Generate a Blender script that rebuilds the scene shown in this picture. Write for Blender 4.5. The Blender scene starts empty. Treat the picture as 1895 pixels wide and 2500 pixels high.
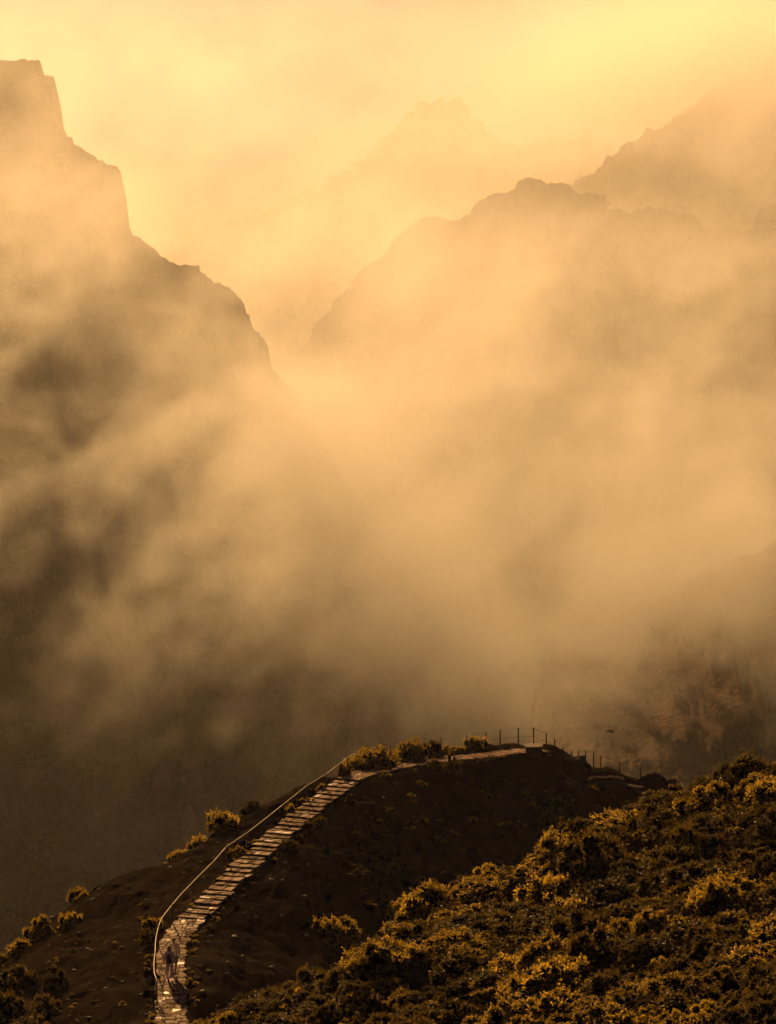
import bpy, bmesh, math, random
import numpy as np
from mathutils import Vector, Matrix

R = math.radians
random.seed(7)
SC = bpy.context.scene
COL = SC.collection

# ------------------------------------------------------------------ camera
PW, PH = 1895.0, 2500.0
FPX = 1250.0 / math.tan(R(10))            # focal length in photo pixels
PITCH = math.atan((1250 - 560) / FPX)      # the camera looks slightly down
CZ = 40.0                                  # camera height above the people's path level
CAM = np.array([0.0, 0.0, CZ])
cam_d = bpy.data.cameras.new('camera')
cam_d.sensor_fit = 'VERTICAL'
cam_d.sensor_height = 36.0
cam_d.sensor_width = 36.0
cam_d.lens = 18.0 / math.tan(R(10))
cam_d.clip_start = 0.5
cam_d.clip_end = 20000
cam = bpy.data.objects.new('camera', cam_d)
cam.location = (0, 0, CZ)
cam.rotation_euler = (R(90) - PITCH, 0, 0)
COL.objects.link(cam)
SC.camera = cam

# ------------------------------------------------------------------ sky, sun, exposure
SUN_EL, SUN_AZ = R(27), R(-14)
world = bpy.data.worlds.new('World')
SC.world = world
world.use_nodes = True
wn = world.node_tree
bg = wn.nodes['Background']
sky = wn.nodes.new('ShaderNodeTexSky')
sky.sky_type = 'NISHITA'
sky.sun_disc = False
sky.sun_elevation = SUN_EL
sky.sun_rotation = SUN_AZ
sky.air_density = 1.0
sky.dust_density = 3.0
sky.ozone_density = 1.0
# the sky of the photograph is a golden veil of cloud: the clear sky seen through warm, uneven vapour
tint = wn.nodes.new('ShaderNodeMix'); tint.data_type = 'RGBA'; tint.blend_type = 'MULTIPLY'
tint.inputs[0].default_value = 1.0
tint.inputs[7].default_value = (0.29, 0.168, 0.235, 1)
wn.links.new(sky.outputs[0], tint.inputs[6])
wn.links.new(tint.outputs[2], bg.inputs[0])
bg.inputs[1].default_value = 0.05

sun_d = bpy.data.lights.new('sun', 'SUN')
sun_d.energy = 5.0
sun_d.angle = R(0.6)
sun_d.color = (1.0, 0.565, 0.19)
sun = bpy.data.objects.new('sun', sun_d)
SUN_DIR = Vector((math.sin(SUN_AZ) * math.cos(SUN_EL), math.cos(SUN_AZ) * math.cos(SUN_EL), math.sin(SUN_EL)))
sun.rotation_euler = SUN_DIR.to_track_quat('Z', 'Y').to_euler()
sun.location = (0, 0, 300)
COL.objects.link(sun)

SC.view_settings.view_transform = 'Standard'
SC.view_settings.look = 'None'
SC.view_settings.gamma = 1.0
SC.view_settings.exposure = 0.36
SC.view_settings.use_curve_mapping = False
SC.render.engine = 'CYCLES'
SC.cycles.use_denoising = True
SC.cycles.max_bounces = 4
SC.cycles.diffuse_bounces = 2
SC.cycles.glossy_bounces = 2
SC.cycles.transmission_bounces = 3
SC.cycles.volume_bounces = 0
SC.cycles.volume_step_rate = 11.0
SC.cycles.volume_max_steps = 72
SC.cycles.use_adaptive_sampling = True
SC.cycles.adaptive_threshold = 0.035
SC.cycles.adaptive_min_samples = 24
SC.cycles.caustics_reflective = False
SC.cycles.caustics_refractive = False
SC.cycles.sample_clamp_indirect = 4.0


# ------------------------------------------------------------------ helpers
def ray(px, py):
    u = (px - PW / 2) / FPX
    v = (PH / 2 - py) / FPX
    d = np.array([u, math.cos(PITCH) + v * math.sin(PITCH), -math.sin(PITCH) + v * math.cos(PITCH)])
    return d / d[1]


def at(px, py, D):
    """world point at depth D (metres ahead of the camera) seen at photo pixel (px, py)"""
    return CAM + ray(px, py) * D


def ppm(D):
    return FPX / D                          # photo pixels per metre at depth D


_rng = np.random.RandomState(11)
_perm = np.concatenate([_rng.permutation(512)] * 2)
_g3 = _rng.normal(size=(512, 3)); _g3 /= np.linalg.norm(_g3, axis=1)[:, None]


def perlin(x, y, z=0.0):
    x, y, z = np.broadcast_arrays(np.asarray(x, float), np.asarray(y, float), np.asarray(z, float))
    xi, yi, zi = np.floor(x).astype(int), np.floor(y).astype(int), np.floor(z).astype(int)
    xf, yf, zf = x - xi, y - yi, z - zi
    u, v, w = [t * t * t * (t * (t * 6 - 15) + 10) for t in (xf, yf, zf)]
    out = 0.0
    for dx in (0, 1):
        wx = u if dx else 1 - u
        for dy in (0, 1):
            wy = v if dy else 1 - v
            for dz in (0, 1):
                wz = w if dz else 1 - w
                h = _perm[(_perm[((xi + dx) & 511)] + ((yi + dy) & 511)) & 511]
                h = _perm[(h + ((zi + dz) & 511)) & 511]
                g = _g3[h]
                out = out + wx * wy * wz * (g[..., 0] * (xf - dx) + g[..., 1] * (yf - dy) + g[..., 2] * (zf - dz))
    return out * 1.5


def fbm(x, y, z=0.0, octaves=4, gain=0.5, lac=2.03):
    a, s, f = 1.0, 0.0, 1.0
    for i in range(octaves):
        s = s + a * perlin(x * f + 17.3 * i, y * f - 9.1 * i, np.asarray(z) * f + 5.7 * i)
        a *= gain; f *= lac
    return s


def ridged(x, y, z=0.0, octaves=4):
    a, s, f = 1.0, 0.0, 1.0
    for i in range(octaves):
        s = s + a * (1 - 2 * np.abs(perlin(x * f + 31.7 * i, y * f + 3.3 * i, np.asarray(z) * f)))
        a *= 0.5; f *= 2.07
    return s


def mesh_from(name, verts, faces, smooth=True):
    me = bpy.data.meshes.new(name)
    verts = np.asarray(verts, dtype=np.float32)
    if isinstance(faces, np.ndarray):
        nv, nf, k = len(verts), len(faces), faces.shape[1]
        me.vertices.add(nv); me.vertices.foreach_set('co', verts.ravel())
        me.loops.add(nf * k); me.loops.foreach_set('vertex_index', faces.astype(np.int32).ravel())
        me.polygons.add(nf)
        me.polygons.foreach_set('loop_start', np.arange(nf, dtype=np.int32) * k)
        me.update(calc_edges=True)
        me.validate()
    else:
        me.from_pydata([tuple(v) for v in verts], [], [tuple(f) for f in faces])
    if smooth:
        me.polygons.foreach_set('use_smooth', np.ones(len(me.polygons), dtype=bool))
    me.update()
    return me


def grid_faces(nu, nv):
    i = np.arange(nu - 1)[:, None] * nv + np.arange(nv - 1)[None, :]
    i = i.ravel()
    return np.stack([i, i + nv, i + nv + 1, i + 1], axis=1)


def obj(name, me, mat=None, parent=None, loc=None):
    o = bpy.data.objects.new(name, me)
    if mat is not None and me is not None and len(me.materials) == 0:
        me.materials.append(mat)
    if parent is not None:
        o.parent = parent
    if loc is not None:
        o.location = loc
    COL.objects.link(o)
    return o


def tag(o, label=None, cat=None, group=None, kind=None):
    if label: o['label'] = label
    if cat: o['category'] = cat
    if group: o['group'] = group
    if kind: o['kind'] = kind
    return o


def empty(name, loc, rz=0.0):
    o = bpy.data.objects.new(name, None)
    o.location = loc
    o.rotation_euler = (0, 0, rz)
    o.empty_display_size = 0.1
    COL.objects.link(o)
    return o


# ------------------------------------------------------------------ materials
def new_mat(name):
    m = bpy.data.materials.new(name)
    m.use_nodes = True
    nt = m.node_tree
    return m, nt, nt.nodes['Principled BSDF']


def earth_mat(name, c1, c2, c3, scale=0.6, rough=0.95, bump=0.5, fine=14.0, spec=0.2, dist=0.06, stretch=(1, 1, 1)):
    m, nt, b = new_mat(name)
    N = nt.nodes.new; L = nt.links.new
    tc = N('ShaderNodeNewGeometry')
    mp = N('ShaderNodeMapping'); mp.inputs['Scale'].default_value = stretch
    L(tc.outputs['Position'], mp.inputs[0])
    n1 = N('ShaderNodeTexNoise'); n1.inputs['Scale'].default_value = scale; n1.inputs['Detail'].default_value = 6
    n1.inputs['Roughness'].default_value = 0.65
    n2 = N('ShaderNodeTexNoise'); n2.inputs['Scale'].default_value = fine; n2.inputs['Detail'].default_value = 4
    L(mp.outputs[0], n1.inputs[0]); L(mp.outputs[0], n2.inputs[0])
    cr = N('ShaderNodeValToRGB')
    e = cr.color_ramp.elements
    e[0].position = 0.32; e[0].color = (*c1, 1)
    e[1].position = 0.68; e[1].color = (*c3, 1)
    k = e.new(0.5); k.color = (*c2, 1)
    ad = N('ShaderNodeMath'); ad.operation = 'MULTIPLY_ADD'; ad.inputs[1].default_value = 0.35; 
    sb = N('ShaderNodeMath'); sb.operation = 'SUBTRACT'; sb.inputs[1].default_value = 0.175
    L(n2.outputs[0], ad.inputs[0]); L(n1.outputs[0], ad.inputs[2]); L(ad.outputs[0], sb.inputs[0])
    L(sb.outputs[0], cr.inputs[0]); L(cr.outputs[0], b.inputs['Base Color'])
    b.inputs['Roughness'].default_value = rough
    b.inputs['Specular IOR Level'].default_value = spec
    bp = N('ShaderNodeBump'); bp.inputs['Strength'].default_value = bump; bp.inputs['Distance'].default_value = dist
    L(ad.outputs[0], bp.inputs['Height']); L(bp.outputs[0], b.inputs['Normal'])
    return m


def stone_mat(name, c1, c2, rough=0.45, spec=0.5):
    m, nt, b = new_mat(name)
    N = nt.nodes.new; L = nt.links.new
    oi = N('ShaderNodeObjectInfo')
    geo = N('ShaderNodeNewGeometry')
    n = N('ShaderNodeTexNoise'); n.inputs['Scale'].default_value = 9; n.inputs['Detail'].default_value = 5
    L(geo.outputs['Position'], n.inputs[0])
    mx = N('ShaderNodeMix'); mx.data_type = 'RGBA'
    mx.inputs[6].default_value = (*c1, 1); mx.inputs[7].default_value = (*c2, 1)
    ad = N('ShaderNodeMath'); ad.operation = 'MULTIPLY_ADD'; ad.inputs[1].default_value = 0.6; ad.use_clamp = True
    sb = N('ShaderNodeMath'); sb.operation = 'SUBTRACT'; sb.inputs[1].default_value = 0.3
    L(n.outputs[0], sb.inputs[0]); L(sb.outputs[0], ad.inputs[0]); L(oi.outputs['Random'], ad.inputs[2])
    L(ad.outputs[0], mx.inputs[0]); L(mx.outputs[2], b.inputs['Base Color'])
    rr = N('ShaderNodeMapRange'); rr.inputs[3].default_value = rough + 0.25; rr.inputs[4].default_value = rough - 0.2
    L(oi.outputs['Random'], rr.inputs[0]); L(rr.outputs[0], b.inputs['Roughness'])
    gl = N('ShaderNodeMapRange'); gl.inputs[1].default_value = 0.93; gl.inputs[2].default_value = 0.985
    gl.inputs[3].default_value = spec * 0.06; gl.inputs[4].default_value = spec * 2.4
    L(oi.outputs['Random'], gl.inputs[0]); L(gl.outputs[0], b.inputs['Specular IOR Level'])
    bp = N('ShaderNodeBump'); bp.inputs['Strength'].default_value = 0.4; bp.inputs['Distance'].default_value = 0.02
    L(n.outputs[0], bp.inputs['Height']); L(bp.outputs[0], b.inputs['Normal'])
    return m


def leaf_mat(name, dcol, tcol, dcol2, tcol2, trans=0.5):
    """leaf: light passes through it; tone varies leaf by leaf (attribute) and plant by plant"""
    m = bpy.data.materials.new(name); m.use_nodes = True
    nt = m.node_tree; nt.nodes.clear()
    N = nt.nodes.new; L = nt.links.new
    out = N('ShaderNodeOutputMaterial')
    at_ = N('ShaderNodeAttribute'); at_.attribute_name = 'tone'
    oi = N('ShaderNodeObjectInfo')
    ad = N('ShaderNodeMath'); ad.operation = 'MULTIPLY_ADD'; ad.inputs[1].default_value = 0.45
    sb = N('ShaderNodeMath'); sb.operation = 'SUBTRACT'; sb.inputs[1].default_value = 0.2; sb.use_clamp = True
    L(oi.outputs['Random'], ad.inputs[0]); L(at_.outputs['Fac'], ad.inputs[2]); L(ad.outputs[0], sb.inputs[0])
    cd = N('ShaderNodeMix'); cd.data_type = 'RGBA'; ct = N('ShaderNodeMix'); ct.data_type = 'RGBA'
    cd.inputs[6].default_value = (*dcol, 1); cd.inputs[7].default_value = (*dcol2, 1)
    ct.inputs[6].default_value = (*tcol, 1); ct.inputs[7].default_value = (*tcol2, 1)
    L(sb.outputs[0], cd.inputs[0]); L(sb.outputs[0], ct.inputs[0])
    d = N('ShaderNodeBsdfPrincipled'); d.inputs['Roughness'].default_value = 0.55
    d.inputs['Specular IOR Level'].default_value = 0.12
    t = N('ShaderNodeBsdfTranslucent')
    mx = N('ShaderNodeMixShader'); mx.inputs[0].default_value = trans
    L(cd.outputs[2], d.inputs['Base Color']); L(ct.outputs[2], t.inputs[0])
    L(d.outputs[0], mx.inputs[1]); L(t.outputs[0], mx.inputs[2]); L(mx.outputs[0], out.inputs[0])
    return m


def plain_mat(name, c, rough=0.8, spec=0.3, metal=0.0, scale=40.0, var=0.25, bump=0.1, sheen=0.0):
    m, nt, b = new_mat(name)
    N = nt.nodes.new; L = nt.links.new
    tc = N('ShaderNodeTexCoord')
    n = N('ShaderNodeTexNoise'); n.inputs['Scale'].default_value = scale; n.inputs['Detail'].default_value = 3
    L(tc.outputs['Object'], n.inputs[0])
    mx = N('ShaderNodeMix'); mx.data_type = 'RGBA'
    mx.inputs[6].default_value = (*[v * (1 - var) for v in c], 1)
    mx.inputs[7].default_value = (*[min(1, v * (1 + var)) for v in c], 1)
    L(n.outputs[0], mx.inputs[0]); L(mx.outputs[2], b.inputs['Base Color'])
    b.inputs['Roughness'].default_value = rough
    b.inputs['Specular IOR Level'].default_value = spec
    b.inputs['Metallic'].default_value = metal
    if sheen:                                  # cloth and hair: soft edges that let some light through
        b.inputs['Sheen Weight'].default_value = sheen
    bp = N('ShaderNodeBump'); bp.inputs['Strength'].default_value = bump; bp.inputs['Distance'].default_value = 0.01
    L(n.outputs[0], bp.inputs['Height']); L(bp.outputs[0], b.inputs['Normal'])
    return m


M = {}
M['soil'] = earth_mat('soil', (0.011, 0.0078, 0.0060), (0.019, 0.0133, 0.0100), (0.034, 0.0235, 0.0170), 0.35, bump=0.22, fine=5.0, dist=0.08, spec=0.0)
M['pebble'] = earth_mat('pebble', (0.014, 0.010, 0.008), (0.026, 0.019, 0.0145), (0.07, 0.053, 0.042), 1.2, rough=0.7, bump=0.6, fine=9.0, dist=0.03, spec=0.25)
M['rock'] = earth_mat('rock', (0.014, 0.010, 0.008), (0.028, 0.020, 0.015), (0.065, 0.048, 0.037), 0.9, rough=0.9, bump=1.0, fine=7.0, dist=0.12, spec=0.08)
M['cliff'] = earth_mat('cliff', (0.045, 0.029, 0.016), (0.10, 0.064, 0.036), (0.19, 0.125, 0.072), 0.06, rough=0.95, bump=1.0, fine=0.9, dist=1.2, spec=0.05, stretch=(1, 1, 0.7))
M['valley'] = earth_mat('valley', (0.03, 0.03, 0.015), (0.05, 0.045, 0.025), (0.08, 0.07, 0.04), 0.01, bump=0.5, fine=0.3, dist=2.0)
M['paving'] = stone_mat('paving', (0.075, 0.043, 0.022), (0.28, 0.165, 0.088), 0.50, 0.26)
M['riser'] = stone_mat('riser', (0.02, 0.014, 0.011), (0.035, 0.025, 0.019), 0.9, 0.05)
M['bench_stone'] = stone_mat('bench_stone', (0.05, 0.04, 0.034), (0.09, 0.075, 0.064), 0.85, 0.1)
M['slab'] = stone_mat('slab', (0.16, 0.12, 0.085), (0.36, 0.28, 0.20), 0.6, 0.2)  # far paler than the pedestal: sunlight on the plinth's top put into the colour
M['leaf_gold'] = leaf_mat('leaf_gold', (0.035, 0.028, 0.008), (0.10, 0.066, 0.010), (0.09, 0.065, 0.011), (0.82, 0.54, 0.055), 0.5)
M['leaf_green'] = leaf_mat('leaf_green', (0.012, 0.013, 0.005), (0.03, 0.026, 0.006), (0.030, 0.026, 0.008), (0.24, 0.155, 0.02), 0.42)
M['leaf_far'] = leaf_mat('leaf_far', (0.030, 0.022, 0.010), (0.08, 0.055, 0.014), (0.065, 0.046, 0.017), (0.40, 0.25, 0.04), 0.45)
M['twig'] = plain_mat('twig', (0.07, 0.05, 0.035), 0.9)
M['steel'] = plain_mat('steel', (0.045, 0.036, 0.03), 0.8, 0.2)
M['rail'] = plain_mat('rail', (0.38, 0.30, 0.19), 0.5, 0.4, 0.3, bump=0.05)
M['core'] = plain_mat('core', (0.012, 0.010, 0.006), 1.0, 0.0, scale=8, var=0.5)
M['skin'] = plain_mat('skin', (0.42, 0.26, 0.18), 0.55, var=0.1)
M['sweater'] = plain_mat('sweater', (0.78, 0.65, 0.44), 0.9, 0.2, var=0.12, sheen=0.6)
M['jacket'] = plain_mat('jacket', (0.88, 0.74, 0.60), 0.8, 0.25, var=0.1, sheen=0.6)
M['trousers'] = plain_mat('trousers', (0.88, 0.74, 0.60), 0.85, 0.2, var=0.08, sheen=0.6)
M['shorts'] = plain_mat('shorts', (0.09, 0.07, 0.055), 0.9)
M['backpack'] = plain_mat('backpack', (0.03, 0.028, 0.035), 0.7)
M['hair_blond'] = plain_mat('hair_blond', (0.30, 0.20, 0.10), 0.5, 0.5, scale=120, var=0.4, bump=0.5, sheen=0.5)
M['hair_dark'] = plain_mat('hair_dark', (0.10, 0.07, 0.055), 0.6, 0.4, scale=120, var=0.3, bump=0.5)
M['shoe'] = plain_mat('shoe', (0.62, 0.57, 0.52), 0.7)
M['shoe_dark'] = plain_mat('shoe_dark', (0.05, 0.045, 0.04), 0.7)
M['feather'] = plain_mat('feather', (0.02, 0.017, 0.016), 0.9, 0.02)
M['feather_glint'] = plain_mat('feather_glint', (0.6, 0.56, 0.5), 0.6)

# ------------------------------------------------------------------ the footpath's centre line
PATH_A = [(421, 2560, 129.0), (420, 2520, 131), (418, 2460, 134.2), (416, 2390, 138), (416, 2340, 140.7), (425, 2300, 142.9), (441, 2273, 144.3), (468, 2243, 146.2)]
STAIR_END = (866, 1896, 166.0)
PATH_B = [STAIR_END, (890, 1886, 166.9), (938, 1876, 168.0), (1000, 1864, 169.3), (1070, 1854, 170.4), (1140, 1847, 171.2), (1210, 1840, 171.9), (1290, 1831, 172.6), (1325, 1829, 173.0)]
pa = np.array([at(*p) for p in PATH_A])
pb = np.array([at(*p) for p in PATH_B])
PATH_W = 1.45
N_STEPS = 34


def resample(pts, step):
    pts = np.asarray(pts, float)
    # Catmull-Rom through the points, then equal spacing
    P = np.vstack([2 * pts[0] - pts[1], pts, 2 * pts[-1] - pts[-2]])
    out = []
    for i in range(1, len(P) - 2):
        t = np.linspace(0, 1, 24, endpoint=False)[:, None]
        p0, p1, p2, p3 = P[i - 1], P[i], P[i + 1], P[i + 2]
        out.append(0.5 * ((2 * p1) + (-p0 + p2) * t + (2 * p0 - 5 * p1 + 4 * p2 - p3) * t ** 2 + (-p0 + 3 * p1 - 3 * p2 + p3) * t ** 3))
    out.append(pts[-1:])
    c = np.vstack(out)
    s = np.concatenate([[0], np.cumsum(np.linalg.norm(np.diff(c, axis=0), axis=1))])
    n = max(2, int(round(s[-1] / step)) + 1)
    q = np.linspace(0, s[-1], n)
    return np.stack([np.interp(q, s, c[:, k]) for k in range(3)], axis=1)


stair_mid = [at(528, 2190, 149.2), at(600, 2120, 153.2), at(670, 2055, 156.9), at(735, 1999, 160.1), at(800, 1946, 163.1)]
stair_line = resample(np.vstack([pa[-1:], stair_mid, pb[:1]]), 0.08)
line_a = resample(pa, 0.08)
line_b = resample(pb, 0.08)
PATH_LINE = np.vstack([line_a, stair_line[1:], line_b[1:]])

# ------------------------------------------------------------------ the near ground: one sheet through surveyed points
CP = []
def cp(px, py, D, dz=0.0):
    p = at(px, py, D); CP.append((p[0], p[1], p[2] + dz))

for p in PATH_LINE[::45]:
    CP.append(tuple(p))
crest_left = [(-120, 2400, 149), (20, 2335, 150), (75, 2285, 152), (200, 2195, 154), (330, 2135, 156), (420, 2107, 157), (500, 2055, 159), (560, 2015, 160.2), (640, 1968, 162), (700, 1940, 163.4), (770, 1902, 166)]
crest_view = [(900, 1868, 169.4), (1000, 1853, 171.3), (1100, 1841, 173.2), (1200, 1830, 174.6), (1290, 1820, 175.6), (1340, 1824, 176), (1385, 1845, 176), (1430, 1872, 176), (1480, 1892, 176.5), (1560, 1906, 177), (1640, 1925, 178), (1760, 1980, 180), (1900, 2030, 182), (2100, 2080, 184)]
for c in crest_left + crest_view:
    cp(*c)
    x, y, z = at(*c)
    CP.append((x, y + 8, z - 8)); CP.append((x, y + 22, z - 28)); CP.append((x * 1.1, y + 48, z - 66))
for c in [(0, 2500, 138), (200, 2450, 137), (200, 2300, 146), (100, 2370, 144), (300, 2250, 148.5), (0, 2420, 143), (330, 2400, 138.6), (320, 2500, 133.5), (-150, 2500, 140),
          (430, 2170, 152), (500, 2110, 154.5), (610, 2020, 158.6),
          (500, 2340, 140.9), (560, 2350, 141.6), (520, 2480, 134.8), (650, 2300, 146), (700, 2420, 141), (700, 2200, 150.6), (800, 2250, 151), (800, 2100, 155.8),
          (900, 2350, 150), (900, 2150, 157), (900, 2000, 161.6), (1000, 2200, 157), (1000, 2050, 161.8), (1000, 1930, 166.2), (1100, 2100, 162), (1100, 1950, 167.6),
          (1200, 2100, 164), (1200, 1950, 168.6), (1250, 1885, 170.7), (1300, 2050, 167), (1350, 1940, 171.4), (1400, 2000, 171), (1500, 2000, 173), (1500, 2150, 168), (1650, 2050, 175), (1700, 2150, 170),
          (200, 2600, 130), (0, 2650, 128), (430, 2600, 123), (-200, 2600, 130)]:
    cp(*c)
hill_crest = [(430, 2545, 116), (600, 2515, 118), (800, 2440, 119), (900, 2378, 119.5), (1000, 2275, 120), (1080, 2190, 120), (1160, 2180, 120.5), (1230, 2160, 121), (1320, 2118, 122), (1400, 2068, 122), (1560, 2006, 123), (1640, 1962, 124), (1720, 1938, 125), (1895, 1912, 127), (2100, 1885, 128)]
for c in hill_crest:
    cp(*c)
    x, y, z = at(*c)
    CP.append((x, y + 8, z - 4.2)); CP.append((x, y + 16, z - 9.5))
for c in [(700, 2500, 108), (1000, 2350, 110), (1000, 2500, 101), (1300, 2250, 110), (1300, 2500, 92), (1600, 2100, 112), (1600, 2300, 99), (1600, 2500, 86), (1895, 2100, 110), (1895, 2300, 94), (1895, 2500, 82), (2100, 2500, 84), (2100, 2200, 104), (300, 2620, 112)]:
    cp(*c)
for x in (-45, -20, 0, 20, 45):
    CP += [(x, -10, CZ - 1.8), (x, 6, CZ - 3.2), (x, 40, CZ - 14.0 - max(0, -x) * 0.12)]
    CP.append((x, 68, CZ - 20.5 - max(0, 8 - x) * 0.24))
CP = np.array(CP)
_S = 60.0


def _tps_fit(P, lam=0.0006):
    X = P[:, :2] / _S; n = len(X)
    r2 = ((X[:, None] - X[None]) ** 2).sum(-1)
    K = 0.5 * r2 * np.log(r2 + 1e-12) + lam * np.eye(n)
    Q = np.hstack([np.ones((n, 1)), X])
    A = np.zeros((n + 3, n + 3)); A[:n, :n] = K; A[:n, n:] = Q; A[n:, :n] = Q.T
    return np.linalg.solve(A, np.concatenate([P[:, 2], np.zeros(3)])), X


_W, _X = _tps_fit(CP)


def tps(x, y):
    x = np.atleast_1d(np.asarray(x, float)); y = np.atleast_1d(np.asarray(y, float))
    out = np.empty(len(x))
    for i in range(0, len(x), 20000):
        xs, ys = x[i:i + 20000] / _S, y[i:i + 20000] / _S
        r2 = (xs[:, None] - _X[None, :, 0]) ** 2 + (ys[:, None] - _X[None, :, 1]) ** 2
        out[i:i + 20000] = (0.5 * r2 * np.log(r2 + 1e-12)) @ _W[:-3] + _W[-3] + _W[-2] * xs + _W[-1] * ys
    return out


PL = PATH_LINE[::4]


def path_near(x, y):
    x = np.atleast_1d(x); y = np.atleast_1d(y)
    dist = np.full(len(x), 99.0); pz = np.zeros(len(x))
    sel = np.where((y > 120) & (y < 182) & (np.abs(x) < 24))[0]
    for i in range(0, len(sel), 20000):
        s = sel[i:i + 20000]
        d2 = (x[s][:, None] - PL[None, :, 0]) ** 2 + (y[s][:, None] - PL[None, :, 1]) ** 2
        k = d2.argmin(1)
        dist[s] = np.sqrt(d2[np.arange(len(s)), k]); pz[s] = PL[k, 2]
    return dist, pz


# how far a place lies on the near hill (1) rather than on the path's ridge (0)
_hc = np.array([at(*c) for c in hill_crest])
def on_hill(x, y):
    yc = np.interp(x, _hc[:, 0], _hc[:, 1])
    return np.clip((yc + 2.0 - y) / 3.0, 0, 1) * (x > _hc[0, 0] - 3)


def gz(x, y):
    x = np.atleast_1d(np.asarray(x, float)); y = np.atleast_1d(np.asarray(y, float))
    z = tps(x, y)
    hill = on_hill(x, y)
    # folds that run down the near hill, and general unevenness
    u = x * 0.80 - y * 0.18
    v = x * 0.25 + y * 0.55
    z = z + hill * np.clip((np.interp(x, _hc[:, 0], _hc[:, 1]) - y) / 5.0, 0, 1) * (1.25 * fbm(u * 0.10 + 3, v * 0.30, 1.3, 3))
    rockz = np.clip(1 - ((x - 12.5) / 6.0) ** 2, 0, 1) * np.clip(1 - ((y - 173.5) / 5.5) ** 2, 0, 1)
    rough = 0.22 * fbm(x * 0.45, y * 0.45, 4.0, 4) + 0.07 * fbm(x * 1.6, y * 1.9, 9.0, 3) + 0.08 * ridged(x * 0.5, y * 0.8, 6.0, 3)
    ledge = 0.42 * ridged(x * 0.22, y * 0.35, 2.0, 5) - 0.35
    dist, pz = path_near(x, y)
    z = z + (rough + rockz * ledge) * np.clip((dist - 0.9) / 1.2, 0.12, 1)
    w = np.clip((1.75 - dist) / 0.9, 0, 1); w = w * w * (3 - 2 * w)
    z = z * (1 - w) + (pz - 0.13 + 0.03 * fbm(x * 1.9, y * 1.9, 2.2, 2)) * w
    return z


gx = np.concatenate([np.linspace(-46, -26, 60, endpoint=False), np.linspace(-26, 27, 380, endpoint=False), np.linspace(27, 46, 50)])
gy = np.concatenate([np.linspace(-12, 70, 80, endpoint=False), np.linspace(70, 186, 520, endpoint=False), np.linspace(186, 228, 60)])
GX, GY = np.meshgrid(gx, gy, indexing='ij')
GZ = gz(GX.ravel(), GY.ravel()).reshape(GX.shape)
ground_me = mesh_from('ground', np.stack([GX, GY, GZ], -1).reshape(-1, 3), grid_faces(len(gx), len(gy)))
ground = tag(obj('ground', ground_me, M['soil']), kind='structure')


def ground_z(x, y):
    """height of the built sheet (bilinear)"""
    i = np.clip(np.searchsorted(gx, x) - 1, 0, len(gx) - 2); j = np.clip(np.searchsorted(gy, y) - 1, 0, len(gy) - 2)
    a = (x - gx[i]) / (gx[i + 1] - gx[i]); b = (y - gy[j]) / (gy[j + 1] - gy[j])
    return (GZ[i, j] * (1 - a) * (1 - b) + GZ[i + 1, j] * a * (1 - b) + GZ[i, j + 1] * (1 - a) * b + GZ[i + 1, j + 1] * a * b)


def hit(px, py, d0=70.0, d1=190.0):
    """first place on the ground seen at a photo pixel"""
    r = ray(px, py)
    D = np.arange(d0, d1, 0.15)
    P = CAM[None] + r[None] * D[:, None]
    g = ground_z(P[:, 0], P[:, 1])
    k = np.where(P[:, 2] < g)[0]
    if len(k) == 0 or k[0] == 0:
        return None
    p = P[k[0]].copy(); p[2] = g[k[0]]
    return p


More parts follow.
